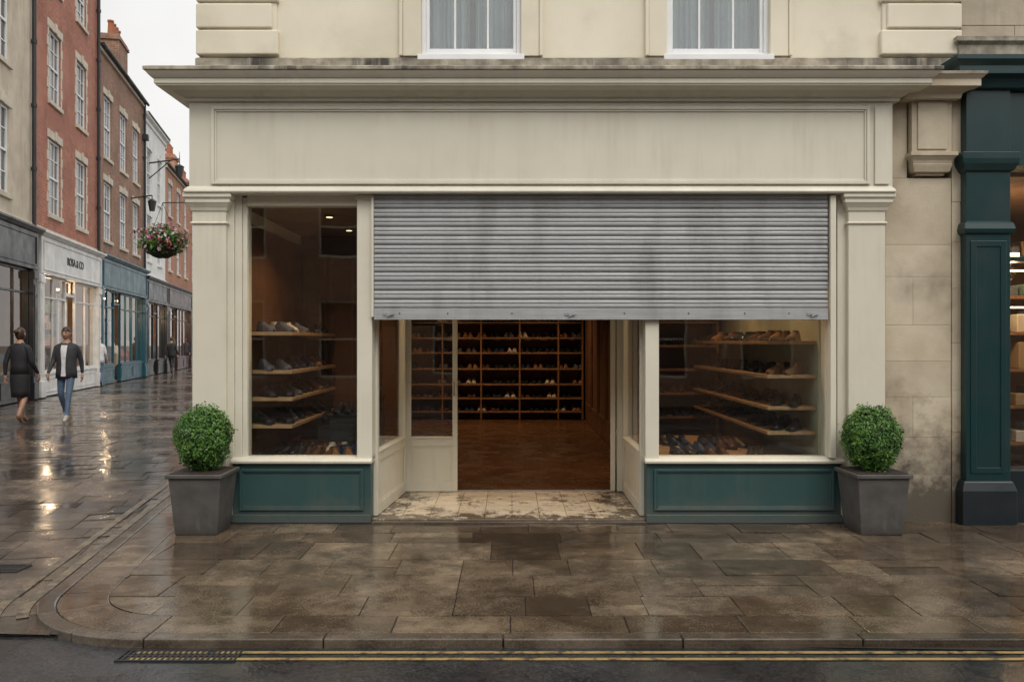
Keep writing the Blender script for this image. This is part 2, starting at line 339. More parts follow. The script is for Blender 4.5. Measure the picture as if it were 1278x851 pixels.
def pilaster(x0,x1):
    mb=MB(); zt=PZ(240,yP)
    mb.box(x0,x1,yP,.5,.26,zt-.001)
    mb.mold(x0,x1,yP,.45,[(.0,zt-.27),(.010,zt-.268),(.016,zt-.258),(.010,zt-.248),(0,zt-.246)])
    mb.mold(x0,x1,yP,.45,[(.0,zt-.16),(.010,zt-.155),(.018,zt-.13),(.04,zt-.095),(.046,zt-.09),(.046,zt-.06),(.062,zt-.045),(.062,zt-.012)])
    mb.mold(x0,x1,yP,.45,[(.03,-.03),(.03,.22),(.02,.245),(.005,.262),(0,.27)])
    return mb.done('pilaster',shop,M_cream,.004)
pilaster(PX(241,yP),PX(283,yP)); pilaster(PX(1060,yP),PX(1106,yP))
yW=.09
mb=MB()
zS=PZ(577,yW); zTop=PZ(245,yW)
mb.box(PX(284,yW),PX(293,yW),yW,.30,-.03,zTop+.02)
mb.box(PX(293,yW)+.001,PX(302,yW),yW+.018,.30,-.03,zTop+.02)
mb.box(PX(302,yW)+.001,PX(308,yW),yW+.035,.25,zS,zTop)
mb.box(PX(447,yW),PX(466,yW),yW-.02,.24,zS+.03,zTop+.02)
mb.box(PX(308,yW),PX(447,yW),yW+.02,.24,PZ(256,yW),zTop+.02)
mb.box(PX(444,yW-.03),PX(469,yW-.03),yW-.035,.22,PZ(249,yW),zTop+.005)
mb.box(PX(806,yW),PX(823,yW),yW-.02,.24,zS+.03,zTop+.02)
mb.box(PX(1034,yW),PX(1039,yW),yW+.03,.25,zS,zTop)
mb.box(PX(1046,yW),PX(1059,yW),yW,.30,-.03,zTop+.02)
mb.box(PX(823,yW),PX(1034,yW),yW+.02,.24,PZ(256,yW),zTop+.02)
mb.done('window_frame',shop,M_cream2,.005)
mb=MB()
for a,b in ((PX(291,yW),PX(466,yW)),(PX(805,yW),PX(1052,yW))):
    mb.extx([(yW-.05,zS),(yW-.055,zS+.02),(yW-.045,zS+.035),(yW+.03,zS+.05),(yW+.15,zS+.05),(yW+.15,zS)],a,b)
mb.done('window_sill',shop,M_cream2,.004)
mb=MB()
for a,b in ((PX(292,yW),PX(464,yW)),(PX(808,yW),PX(1050,yW))):
    mb.box(a,b,yW-.01,yW+.14,-.03,zS-.002)
    mb.box(a-.004,b+.004,yW-.03,yW-.0105,-.03,.075)
    z0,z1=.11,zS-.05
    mb.frame(a+.06,b-.06,z0,z1,yW-.028,yW-.0105,.02)
    mb.frame(a+.08,b-.08,z0+.02,z1-.02,yW-.02,yW-.0105,.014)
mb.done('stallriser',shop,M_teal,.004)
mb=MB(); mb.box(PX(290,yW),PX(466,yW),yW-.036,yW+.1,-.028,.012); mb.box(PX(806,yW),PX(1052,yW),yW-.036,yW+.1,-.028,.012); mb.done('plinth_strip',shop,M_navy,.003)
mb=MB(); yG=yW+.07
mb.box(PX(303,yG),PX(448,yG),yG,yG+.008,zS+.03,PZ(254,yG)); mb.box(PX(822,yG),PX(1036,yG),yG,yG+.008,zS+.03,PZ(254,yG)); mb.done('window_glass',shop,M_glass)
# --- shutter: interlocking slats, each with a rib along its middle
sh=empty('roller_shutter'); yS=.045
sx0,sx1=PX(468,yS),PX(1034,yS); zb=PZ(398,yS); zbt=PZ(384,yS)
mb=MB(); pitch=.077; z=zbt
while z<zTop+.06:
    k=pitch/.077
    pr=[(yS+.014,z),(yS+.003,z+.003),(yS-.002,z+.010),(yS-.003,z+.026),(yS+.000,z+.032),(yS+.005,z+.035),(yS+.001,z+.038),(yS-.003,z+.044),(yS-.002,z+.058),(yS+.002,z+.065),(yS+.013,z+.069),(yS+.014,z+pitch)]
    n=len(pr); r=R(); vs=[(sx0,y,q) for y,q in pr]+[(sx1,y,q) for y,q in pr]
    mb.add(vs,[(k,k+1,k+1+n,k+n) for k in range(n-1)],r); z+=pitch
o=mb.done('slats',sh,M_shut)
mb=MB(); mb.box(sx0,sx1,yS-.012,yS+.02,zb+.008,zbt-.003,.9); mb.box(sx0,sx1,yS-.022,yS+.024,zb-.004,zb+.007,.6); mb.done('bottom_rail',sh,M_shut,.003)
mb=MB()
for px in (486,712,1014):
    x=PX(px,yS); zz=zb+.045
    mb.box(x-.045,x+.045,yS-.018,yS-.0125,zz-.014,zz+.012,.1); mb.cyl((x,yS-.03,zz-.004),(x,yS-.012,zz-.004),.011,n=12,r=.1); mb.cyl((x-.012,yS-.034,zz-.02),(x+.05,yS-.034,zz+.004),.005,n=8,r=.2)
mb.done('lock_handles',sh,M_shut,.001)
mb=MB()
for px in (500,560,640,780,860,930,985): mb.cyl((PX(px,yS),yS-.016,zb+.05),(PX(px,yS),yS-.0122,zb+.05),.006,n=8,r=.3)
mb.done('rivets',sh,M_black)
mb=MB()
mb.box(PX(1036,yS),PX(1043,yS),yS-.03,yS+.05,zS+.05,zTop)
mb.box(PX(464.5,yS),PX(467.5,yS),yS-.012,yS+.04,zb+.02,zTop); mb.done('guide_rail',sh,M_cream2,.003)
mb=MB(); mb.box(sx0,sx1,.22,.50,PZ(300,.2),zTop+.1); mb.done('shutter_box',sh,M_lead)

# --- recess returns & doors
yI=1.45; zf=.03; zd=2.5
def glazed(mb,mg,p0,p1,z0,z1,th=.05,st=.055,panel=.53,rail=.05):
    p0=Vector((p0[0],p0[1],0)); p1=Vector((p1[0],p1[1],0)); d=(p1-p0); ln=d.length; ang=math.atan2(d.y,d.x)
    M=Matrix.Translation(p0)@Matrix.Rotation(ang,4,'Z'); mb.M=M; mg.M=M; h=th/2
    mb.box(0,st,-h,h,z0,z1); mb.box(ln-st,ln,-h,h,z0,z1)
    mb.box(st,ln-st,-h,h,z0,z0+.10); mb.box(st,ln-st,-h,h,panel-.06,panel+rail*.3); mb.box(st,ln-st,-h,h,z1-.08,z1)
    mb.box(st,ln-st,-.012,.012,z0+.10,panel-.06)
    for s in (-1,1):
        y0,y1=sorted((s*.0125,s*(h-.006)))
        mb.frame(st+.0,ln-st,z0+.10,panel-.06,y0,y1,.018)
    mb.box(st,ln-st,-h-.012,h+.012,panel+rail*.3+.001,panel+rail*.3+.018)
    mg.box(st-.005,ln-st+.005,-.003,.003,panel,z1-.07)
    mb.M=None; mg.M=None
mb=MB(); mg=MB()
glazed(mb,mg,(PX(466,.25)+.02,.245),(PX(507,yI)-.01,yI-.03),zf,zd,st=.06,panel=.56)
glazed(mb,mg,(PX(508,yI),yI),(PX(572,yI),yI),zf,zd,st=.05,panel=.55)
glazed(mb,mg,(PX(778,yI)+.02,yI-.03),(PX(806,.25)-.02,.245),zf,zd,st=.06,panel=.56)
glazed(mb,mg,(PX(766,yI),yI+.02),(PX(775,yI+.8)+.03,yI+.85),zf,zd,st=.07,panel=.55)
mb.box(PX(771,yI),PX(778,yI)+.05,yI-.03,yI+.05,zf,zd)
mb.box(PX(507,yI)-.06,PX(508,yI)-.002,yI-.03,yI+.04,zf,zd)
mb.done('entrance_joinery',shop,M_cream2,.004); mg.done('entrance_glass',shop,M_glass)
mb=MB(); mb.cyl((PX(568,yI),yI-.06,1.0),(PX(568,yI),yI-.06,1.14),.008,n=10); mb.cyl((PX(568,yI),yI-.06,1.01),(PX(568,yI),yI-.02,1.01),.006); mb.cyl((PX(568,yI),yI-.06,1.13),(PX(568,yI),yI-.02,1.13),.006); mb.done('door_handle',shop,M_shut,smooth=True)
mb=MB(); mb.box(-1.25,1.2,.12,yI+.03,-.03,.026); mb.done('threshold_floor',shop,M_tile,.004)
mb=MB(); mb.box(PX(464,.05),PX(808,.05),.04,.118,-.03,.018); mb.done('threshold_step',shop,M_kerb,.006)
mb=MB(); mb.box(PX(572,yI),PX(766,yI),yI-.03,yI+.05,.0265,.034); mb.done('door_sill_bar',shop,M_shut,.002)
mb=MB(); mb.box(-1.25,1.2,.3,yI+.2,zd+.002,zd+.06); mb.done('porch_soffit',shop,M_cream2)

# --- interior shell
IX0,IX1,IYB,IZC=-2.36,2.70,9.7,2.72
mb=MB(); mb.quad((IX0-.3,yI+.031,.02),(IX1+.3,yI+.031,.02),(IX1+.3,IYB,.02),(IX0-.3,IYB,.02)); mb.done('interior_floor',shop,M_floor)
mb=MB(); mb.box(IX0-.1,IX1+.1,.30,IYB,IZC,IZC+.1); mb.done('interior_ceiling',shop,M_ceil)
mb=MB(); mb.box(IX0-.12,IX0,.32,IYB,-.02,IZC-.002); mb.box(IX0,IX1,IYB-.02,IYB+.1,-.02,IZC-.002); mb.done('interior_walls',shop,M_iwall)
mb=MB(); mb.box(IX1,IX1+.12,.32,IYB,-.02,IZC-.002); mb.done('interior_side_wall',shop,M_green)
mb=MB(); mb.box(IX0+.002,-1.22,.24,1.9,.44,.50); mb.box(-1.24,-1.221,.24,1.4,.0,.44); mb.box(1.17,IX1-.002,.24,2.3,.44,.50); mb.box(1.17,1.19,.24,2.3,0,.44)
mb.done('display_platform',shop,M_wood,.003)
mb=MB()
mb.box(IX0+.003,-1.45,2.30,2.36,.03,IZC-.01)
for i in range(3): mb.frame(IX0+.03+i*.30,IX0+.30+i*.30,.55,2.5,2.27,2.299,.035)
mb.box(-1.44,-1.25,2.28,2.9,.03,IZC-.01)
mb.box(IX0+.001,IX0+.02,.36,2.26,.51,2.6)
mb.box(1.42,1.48,3.2,IYB-.5,.03,2.6); mb.box(1.56,IX1-.002,3.9,3.96,.03,2.65)
for i in range(5): mb.M=Matrix.Translation((1.42,3.3+i*1.15,0))@Matrix.Rotation(math.pi/2,4,'Z'); mb.frame(0,1.05,.3,2.4,.001,.02,.08); mb.M=None
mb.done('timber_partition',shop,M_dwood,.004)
st=empty('display_stand')
mb=MB(); 
for x,y,h in ((-1.62,1.0,.36),(-1.40,1.35,.52),(-1.85,1.5,.25)):
    mb.box(x-.13,x+.13,y-.12,y+.12,.502+h-.025,.502+h); mb.box(x-.11,x+.11,y-.1,y+.1,.502,.502+h-.026)
mb.done('plinths',st,M_lead,.006)
def shelf_unit(name,x0,x1,y0,y1,zs,along,dens,vert=None,mat=M_wood,th=.03,step=(.23,.28),off=.9):
    e=empty(name); mb=MB(); ms=MB()
    for z in zs:
        mb.box(x0,x1,y0,y1,z-th,z)
        if along=='y':
            y=y0+.16
            while y<y1-.1:
                c=R(); an=(-off if x0<0 else math.pi+off)+U(-.2,.2)
                if R()<dens:
                    for k in(0,1): shoe(ms,((x0+x1)/2+(k-.5)*.13+U(-.02,.02),y+(k-.5)*(.09 if x0<0 else -.09)*1.0,z+.001),an,c,U(.95,1.05))
                y+=U(*step)
        else:
            x=x0+.12
            while x<x1-.1:
                if R()<dens:
                    c=R()
                    for k in(0,1): shoe(ms,(x+k*.1,(y0+y1)/2,z+.001),-math.pi/2+U(-.2,.2),c,U(.95,1.05))
                x+=U(.24,.29)
    if vert:
        for v in vert:
            if along=='y': mb.box(x0,x1,v-.012,v+.012,min(zs)-.1,max(zs)+.3)
            else: mb.box(v-.015,v+.015,y0-.004,y1+.004,.03,max(zs)+.4)
    mb.done('shelves',e,mat,.002); ms.done('shoes',e,M_shoe,smooth=False)
    return e
shelf_unit('shoe_shelf',IX0+.022,IX0+.42,.34,2.2,[1.63,1.29,1.05,.81],'y',.97,th=.03,step=(.25,.31))
shelf_unit('shoe_shelf',IX1-.44,IX1-.005,.36,3.4,[1.55,1.25,.97,.75],'y',.85,th=.03,step=(.28,.38))
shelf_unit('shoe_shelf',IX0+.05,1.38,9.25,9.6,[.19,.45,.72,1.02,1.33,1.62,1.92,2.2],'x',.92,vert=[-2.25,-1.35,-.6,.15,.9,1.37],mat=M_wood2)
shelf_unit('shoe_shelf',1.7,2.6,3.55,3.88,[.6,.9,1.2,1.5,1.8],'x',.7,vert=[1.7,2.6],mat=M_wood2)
ms=MB()
for i in range(14): 
    x=U(-2.15,-1.4);y=U(.36,.9); c=R(); a=U(-1.9,-1.2); shoe(ms,(x,y,.502),a,c); shoe(ms,(x+.11,y+.02,.502),a,c)
for i in range(10):
    x=U(1.45,2.2);y=U(.42,1.7); c=R(); a=U(-1.9,-1.2); shoe(ms,(x,y,.502),a,c); shoe(ms,(x+.11,y+.02,.502),a,c)
for x,y,h in ((-1.62,1.0,.36),(-1.40,1.35,.52),(-1.85,1.5,.25)):
    shoe(ms,(x-.04,y,.502+h+.001),-1.6,.1); shoe(ms,(x+.06,y,.502+h+.001),-1.5,.1)
ms.done('display_shoes',shop,M_shoe)
lm=MB(); lr=MB()
for (x,y,p) in ((-1.7,.75,30),(2.0,.8,30),(2.1,2.3,26),(0,2.6,34),(-.3,5.0,38),(-1.2,8.1,52),(.5,8.1,52),(-1.7,1.7,0)):
    lm.cyl((x,y,IZC-.022),(x,y,IZC-.012),.03,n=14); lr.cyl((x,y,IZC-.02),(x,y,IZC-.001),.05,.045,n=14)
    if p==0: continue
    l=bpy.data.lights.new('downlight','SPOT'); l.energy=p*1.9; l.color=(1,.63,.33); l.shadow_soft_size=.05; l.spot_size=math.radians(140); l.spot_blend=.9
    lo=bpy.data.objects.new('downlight',l); scene.collection.objects.link(lo); lo.location=(x,y,IZC-.04); lo.parent=shop
lm.done('downlight_lens',shop,M_lamp); lr.done('downlight_rim',shop,M_wood2)

# --- upper storey
yU=.25
wins=[(PX(527,yU),PX(651,yU)),(PX(833,yU),PX(961,yU))]; wz0=PZ(72,yU); wz1=wz0+1.95
UX0,UX1=PX(250,yU),PX(1198,yU)
mb=MB(); ops=[(a,b,wz0,wz1) for a,b in wins]
mb.wall(UX0,UX1,PZ(95,yU)-.1,7.6,yU,ops,.16); mb.done('upper_wall',shop,M_upper)
mb=MB(); mb.box(UX0,UX0+.01,yU+.002,12,0,7.6); mb.box(UX0,UX1,12,12.02,0,7.6); mb.box(UX1-.01,UX1,yU+.6,12,3,7.6); mb.box(XL+.02,XL+.36,.5,9.8,-.03,3.6); mb.done('side_wall',shop,M_upper)
mb=MB(); mb.box(UX0-.02,UX1+.0,yU-.05,yU+.3,7.601,7.75); mb.mold(UX0,UX1,yU,12,[(.02,7.4),(.06,7.42),(.2,7.55),(.2,7.6)]); mb.done('parapet',shop,M_upper,.01)
mb=MB(); mb.quad((UX0,yU,7.55),(UX1,yU,7.55),(UX1,12,7.55),(UX0,12,7.55)); mb.done('flat_roof',shop,M_slate)
mb=MB(); mb.box(UX0-.02,UX1,yU-.05,yU+.02,zt+.2,PZ(76,yU)); mb.extx([(yU-.05,PZ(76,yU)+.001),(yU-.05,PZ(76,yU)+.006),(yU-.001,PZ(76,yU)+.03),(yU-.001,PZ(76,yU)+.001)],UX0-.02,UX1); mb.done('base_course',shop,M_dirty,.004)
mb=MB()
for a,b in wins:
    mb.box(a-.16,a-.002,yU-.03,yU+.03,PZ(76,yU)+.035,wz1+.16); mb.box(b+.002,b+.16,yU-.03,yU+.03,PZ(76,yU)+.035,wz1+.16); mb.box(a-.002,b+.002,yU-.03,yU+.03,wz1+.002,wz1+.16)
    mb.box(a-.19,a-.161,yU-.045,yU+.02,PZ(76,yU)+.035,wz1+.19); mb.box(b+.161,b+.19,yU-.045,yU+.02,PZ(76,yU)+.035,wz1+.19)
mb.done('window_architrave',shop,M_upper,.006)
mb=MB()
def quoin(px0,px1,side):
    a,b=PX(px0,yU),PX(px1,yU); z=PZ(76,yU)+.034; i=0
    while z<7.3:
        h=.23
        ins=.0 if i%2==0 else .055
        x0=a-(.03 if side<0 else 0)+(ins if side>0 else 0); x1=b-(ins if side<0 else 0)+(.03 if side>0 else 0)
        mb.box(x0,x1,yU-.05,yU+.10,z+.008,z+h-.008)
        z+=h; i+=1
    mb.box(a+.02,b-.02,yU-.025,yU+.05,PZ(76,yU)+.03,7.3)
quoin(252,350,-1); quoin(1098,1194,1)
mb.done('quoins',shop,M_upper,.014,seg=3)
mf=MB(); mg=MB(); mc=MB()
for a,b in wins:
    mf.frame(a,b,wz0,wz1,yU+.03,yU+.12,.035,.055)
    mf.box(a-.03,b+.03,yU-.05,yU+.06,wz0-.03,wz0+.018)
    mf.frame(a+.035,b-.035,wz0+.055,wz0+1.0,yU+.06,yU+.10,.03,.045); mf.frame(a+.035,b-.035,wz0+1.001,wz1-.035,yU+.05,yU+.09,.03)
    for k in(1,2):
        x=a+(b-a)*k/3; mf.box(x-.009,x+.009,yU+.062,yU+.085,wz0+.1,wz0+.97); mf.box(x-.009,x+.009,yU+.052,yU+.075,wz0+1.03,wz1-.06)
    mg.box(a+.06,b-.06,yU+.073,yU+.078,wz0+.09,wz1-.06)
    n=160; x0,x1=a-.05,b+.05; vs=[]
    for i in range(n+1):
        q=i/n; x=x0+(x1-x0)*q
        y=yU+.26+.035*math.sin(q*62+math.sin(q*13)*2.5)+.012*math.sin(q*150+2); vs+=[(x,y,wz0-.1),(x,y+.01,wz1+.1)]
    keep=[i for i in range(n) if not (.47<i/n<.53)]
    mc.add(vs,[(2*i,2*i+2,2*i+3,2*i+1) for i in keep])
mf.done('sash_frames',shop,M_white,.004); mg.done('sash_glass',shop,M_glassU); mc.done('curtains',shop,M_curt,smooth=True)
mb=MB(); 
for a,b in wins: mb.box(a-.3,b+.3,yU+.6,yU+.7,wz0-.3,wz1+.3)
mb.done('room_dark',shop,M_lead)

# --- stone pier right
yT=.12
mb=MB(); xa,xb,xc=PX(1106,yT),PX(1188,yT),PX(1203,yT)
rows=[658,592,545,495,450,405,345,305,222]
zz=[PZ(q,yT) for q in rows]; zz[0]=-.03
for i in range(len(zz)-1):
    z0,z1=zz[i]+.0006,zz[i+1]-.0006
    if i in(2,5): xm=xa+(xb-xa)*.42; mb.box(xa,xm-.0006,yT,yT+.3,z0,z1); mb.box(xm+.0006,xb,yT,yT+.3,z0,z1)
    else: mb.box(xa,xb,yT+U(0,.002),yT+.3,z0,z1)
z=-.03
while z<zt+.05:
    h=U(.34,.5); mb.box(xb+.004,xc,yT-.012+U(0,.006),yT+.29,z+.001,min(z+h,zt+.05)-.001,R()*.3); z+=h
ya=.07
mb.box(PX(1116,ya),PX(1137,ya),yT+.01,.4,PZ(222,yT)+.003,zt+.05)
mb.box(PX(1139,ya),PX(1189,ya),ya,.4,PZ(190,ya),zt+.05)
mb.box(PX(1146,ya),PX(1182,ya),ya-.012,ya-.001,PZ(186,ya),zt+.0)
mb.done('stone_pier',shop,M_stone,.0022)
mb=MB(); zc=PZ(190,ya)
mb.mold(PX(1142,ya),PX(1186,ya),ya,.35,[(-.03,zc-.19),(-.03,zc-.17),(0,zc-.165),(.015,zc-.12),(.02,zc-.10),(.012,zc-.10),(.02,zc-.07),(.045,zc-.035),(.05,zc-.035),(.05,zc-.002)]); mb.done('pier_corbel',shop,M_stone,.004)
# ============================================================ NEIGHBOUR
nb=empty('neighbouring_shop'); y0=.02
X=lambda p,y=.02: PX(p,y)
mb=MB()
mb.box(X(1207),X(1262),y0,.5,PZ(600,y0),PZ(110,y0))
mb.frame(X(1212),X(1257),PZ(590,y0),PZ(300,y0),y0-.008,y0-.001,.05)
mb.mold(X(1207),X(1262),y0,.4,[(0,PZ(292)),(.02,PZ(290)),(.03,PZ(285)),(.02,PZ(278)),(0,PZ(275))])
mb.mold(X(1207),X(1262),y0,.4,[(0,PZ(214)),(.02,PZ(212)),(.05,PZ(204)),(.055,PZ(198)),(.055,PZ(190)),(0,PZ(188))])
mb.mold(X(1207),X(1700),y0-.0,.4,[(0,PZ(112)),(.04,PZ(110)),(.06,PZ(100)),(.12,PZ(96)),(.12,PZ(86)),(.16,PZ(80)),(.16,PZ(74)),(0,PZ(70))])
mb.box(X(1262)+.002,X(1700),y0+.03,.5,PZ(205),PZ(112))
mb.box(X(1263),X(1268),y0+.08,.3,.3,PZ(205)); mb.box(X(1480),X(1492),y0+.08,.3,.3,PZ(205)); mb.box(X(1690),X(1700),y0+.08,.3,.3,PZ(205))
mb.box(X(1268),X(1690),y0+.09,.28,PZ(324),PZ(318))
mb.done('shopfront',nb,M_dteal,.005)
mb=MB(); mb.mold(X(1205),X(1264),y0,.5,[(.03,-.03),(.03,PZ(612)),(.01,PZ(602)),(0,PZ(600))]); mb.box(X(1266),X(1700),y0+.06,.35,-.03,.45); mb.done('plinth',nb,M_navy,.005)
mb=MB(); mb.box(X(1268),X(1691),y0+.16,y0+.168,.45,PZ(206)); mb.done('glass',nb,M_glass)
mb=MB(); mb.box(X(1262),X(1720),3.5,3.6,0,3); mb.box(X(1700),X(1710),.3,3.5,0,3); mb.box(X(1262)-.02,X(1262),.5,3.5,0,3);mb.box(X(1262),X(1700),.36,3.5,3.0,3.1); mb.done('interior_walls',nb,M_iwall)
mb=MB(); mb.quad((X(1262),.36,.05),(X(1700),.36,.05),(X(1700),3.5,.05),(X(1262),3.5,.05)); mb.done('interior_floor',nb,M_floor)
mb=MB(); ms=MB()
for k in range(6):
    z=.5+k*.38; mb.box(X(1262)+.02,X(1262)+1.45,1.6,2.0,z-.03,z)
    x=X(1262)+.05
    while x<X(1262)+1.3: h=U(.1,.28); w=U(.08,.18); ms.box(x,x+w,1.65,1.95,z+.001,z+h); x+=w+U(.03,.1)
mb.done('shelves',nb,M_wood2,.003); ms.done('goods',nb,M_goods,.01)
mb=MB()
for y in(.9,1.6,2.3): mb.cyl((X(1340),y,2.3),(X(1340),y,2.38),.07,n=12)
for z in (1.95,2.33): mb.box(X(1262)+.1,X(1262)+1.4,1.62,1.66,z-.06,z-.045)
mb.done('pendant_lamps',nb,M_lamp2)
l=bpy.data.lights.new('shop_light','POINT'); l.energy=45; l.color=(1,.62,.32); l.shadow_soft_size=.1; lo=bpy.data.objects.new('shop_light',l); scene.collection.objects.link(lo); lo.location=(X(1340),1.0,2.2); lo.parent=nb
mb=MB(); xn0=UX1+.005; z=3.3; 
while z<8.2:
    h=.33; x=xn0
    off=U(.3,.7); first=True
    while x<PX(1700,yU):
        w=off if first else U(.6,.9); first=False
        x2=min(x+w,PX(1700,yU)); mb.box(x+.001,x2-.001,yU-.02+U(0,.004),yU+.25,z+.001,z+h-.001); x=x2
    z+=h
mb.done('upper_wall',nb,M_stone2,.005)
mb=MB(); mb.mold(xn0,PX(1700,yU),yU-.03,.5,[(0,PZ(76,yU)),(.04,PZ(72,yU)),(.05,PZ(60,yU)),(.08,PZ(56,yU)),(.08,PZ(50,yU)),(0,PZ(46,yU))]); mb.mold(xn0,PX(1700,yU),yU-.03,.5,[(0,zt+.17),(.10,zt+.18),(.10,zt+.22),(0,zt+.25)]); mb.done('string_course',nb,M_dirty,.004)
mb=MB(); mb.box(xn0,PX(1700,yU),yU+.26,12,3.2,8.2); mb.done('rear_wall',nb,M_stone2)

# ============================================================ GROUND
mb=MB(); mb.quad((-300,-300,-.11),(300,-300,-.11),(300,300,-.11),(-300,300,-.11)); mb.done('ground',None,M_ground)
zR=-.045; zSt=-.030
mb=MB(); mb.quad((-60,-12,zR),(60,-12,zR),(60,-2.3,zR),(-60,-2.3,zR)); mb.done('asphalt_road',None,M_road)
mb=MB(); mb.box(-60,60,-16.5,-12,-.08,.04); mb.done('far_pavement',None,M_kerb)
yk=-2.72; slope=-.177; ld=Vector((slope,1)).normalized(); ln=Vector((-ld.y,ld.x))
corner=Vector((-2.99+slope*(yk+1.17),yk)); rk=.95; turn=math.acos(Vector((-1,0)).dot(ld)); tl=rk*math.tan(turn/2)
pA=corner+Vector((tl,0)); pB=corner+ld*tl; C=pA+Vector((0,rk))
a0=-math.pi/2; a1=math.atan2(ln.y,ln.x); 
if a1>0: a1-=2*math.pi
def stations(fl,al,ll,xmax=14,lmax=14):
    out=[]; n=max(1,int((xmax-pA.x)/fl))
    for i in range(n,0,-1): out.append((Vector((pA.x+(xmax-pA.x)*i/n,yk)),Vector((0,-1)),'f'))
    m=max(2,int(rk*abs(a1-a0)/al))
    for i in range(m+1):
        a=a0+(a1-a0)*i/m; nn=Vector((math.cos(a),math.sin(a))); out.append((C+nn*rk,nn,'a'))
    k=int(lmax/ll)
    for i in range(1,k+1): out.append((pB+ld*(lmax*i/k),ln,'l'))
    return out
def kerbband(mb,st,o0,o1,z0,z1,gap=.003):
    for (p,n,k0),(q,m,k1) in zip(st[:-1],st[1:]):
        d=(q-p).normalized()*gap; dz=U(-.001,.001); r=R()
        if k0=='a' and k1=='a':
            aa=math.atan2(n.y,n.x); bb=math.atan2(m.y,m.x); 
            if bb>aa: bb-=2*math.pi
            pts=[]; K=6
            for i in range(K+1): an=aa+(bb-aa)*i/K; nn=Vector((math.cos(an),math.sin(an))); pts.append((C+nn*rk,nn))
        else: pts=[(p,n),(q,m)]
        outer=[a-b*o0 for a,b in pts]; inner=[a-b*o1 for a,b in pts]
        outer[0]=outer[0]+d; inner[0]=inner[0]+d; outer[-1]=outer[-1]-d; inner[-1]=inner[-1]-d
        ring=outer+inner[::-1]; n_=len(ring); kk=len(outer)
        vs=[(v.x,v.y,z0) for v in ring]+[(v.x,v.y,z1+dz) for v in ring]
        fs=[(i,(i+1)%n_,(i+1)%n_+n_,i+n_) for i in range(n_)]
        for i in range(kk-1): fs.append((i+n_,i+1+n_,n_-2-i+n_,n_-1-i+n_))
        mb.add(vs,fs,r)
mb=MB(); kerbband(mb,stations(.92,.42,.8),0,.10,-.10,.003,.003); mb.done('kerb',None,M_kerb,.010,seg=3)
def ribbon(name,st,o0,o1,z,mat,parent=None):
    mb=MB()
    for (p,n,_),(q,m,_) in zip(st[:-1],st[1:]):
        c=[p-n*o0,q-m*o0,q-m*o1,p-n*o1]; mb.add([(v.x,v.y,z) for v in c],[(0,1,2,3)])
    return mb.done(name,parent,mat)
def clip(o,planes):
    bm=bmesh.new(); bm.from_mesh(o.data)
    for co,no in planes: bmesh.ops.bisect_plane(bm,geom=bm.verts[:]+bm.edges[:]+bm.faces[:],plane_co=(co.x,co.y,0),plane_no=(no.x,no.y,0),clear_outer=True)
    bm.to_mesh(o.data); bm.free()
def planes(o):
    ps=[(pA-Vector((0,-1))*o,Vector((0,-1))),(pB-ln*o,ln)]
    m=16
    for i in range(m+1):
        a=a0+(a1-a0)*i/m; nn=Vector((math.cos(a),math.sin(a))); ps.append((C+nn*(rk-o),nn))
    return ps
mb=MB(); kerbband(mb,stations(.62,.42,.6),.106,.38,-.03,.0,.003); mb.done('edge_paving',None,M_flag,.005)
mb=MB(); y=-2.335; rows=[.36,.46,.40,.50,.34,.44,.40]; i=0
while y<1.2:
    h=rows[i%len(rows)]; x=-6+U(0,.5)
    while x<9:
        w=U(.32,.78); sx,sy=U(-.003,.003),U(-.003,.003)
        split=R()<.10
        for (ya_,yb_) in ([(y,y+h)] if not split else [(y,y+h*.5),(y+h*.5,y+h)]):
            g=.0032; z=U(-.0014,.0014)
            c=[(x+g,ya_+g),(x+w-g,ya_+g),(x+w-g,yb_-g),(x+g,yb_-g)]
            zs=[z-sx-sy,z+sx-sy,z+sx+sy,z-sx+sy]
            mb.add([(a,b,-.03) for a,b in c]+[(a,b,q) for (a,b),q in zip(c,zs)],[(4,5,6,7),(0,1,5,4),(1,2,6,5),(2,3,7,6),(3,0,4,7)])
        x+=w
    y+=h; i+=1
o=mb.done('pavement',None,M_flag,.005); clip(o,planes(.385))
mb=MB(); mb.quad((-6,-2.7,-.009),(20,-2.7,-.009),(20,9,-.009),(-6,9,-.009)); o=mb.done('pavement_bed',None,M_grout); clip(o,planes(.02))
along=Vector((-.222,.975)).normalized(); across=Vector((along.y,-along.x)); O=Vector((-7.74,-D))
mb=MB(); b=-1.0
while b<95:
    h=U(.26,.40) if b<45 else .9; a=-3.0+U(0,.4)
    amax=9.5 if b<14 else 7.5
    while a<amax:
        w=U(.30,.62) if b<45 else 1.5; g=.0035; z=zSt+U(-.002,.002); sx,sy=U(-.003,.003),U(-.003,.003)
        c=[(a+g,b+g),(a+w-g,b+g),(a+w-g,b+h-g),(a+g,b+h-g)]; P=[O+across*p+along*q for p,q in c]
        zs=[z-sx-sy,z+sx-sy,z+sx+sy,z-sx+sy]
        mb.add([(p.x,p.y,-.08) for p in P]+[(p.x,p.y,q) for p,q in zip(P,zs)],[(4,5,6,7),(0,1,5,4),(1,2,6,5),(2,3,7,6),(3,0,4,7)])
        a+=w
    b+=h
o=mb.done('street_paving',None,M_street,.004,seg=1); clip(o,[(Vector((0,-2.66)),Vector((-.04,-1)))])
mb=MB(); P=[O+across*p+along*q for p,q in((-3,0),(12,0),(12,110),(-3,110))]; mb.quad(*[(p.x,p.y,zSt-.009) for p in P]); o=mb.done('street_bed',None,M_grout); clip(o,[(Vector((0,-2.66)),Vector((-.04,-1)))])
st=stations(1,.05,1,14,40)
f=[s for s in st if s[2]=='f']+[s for s in st if s[2]=='a'][:1]
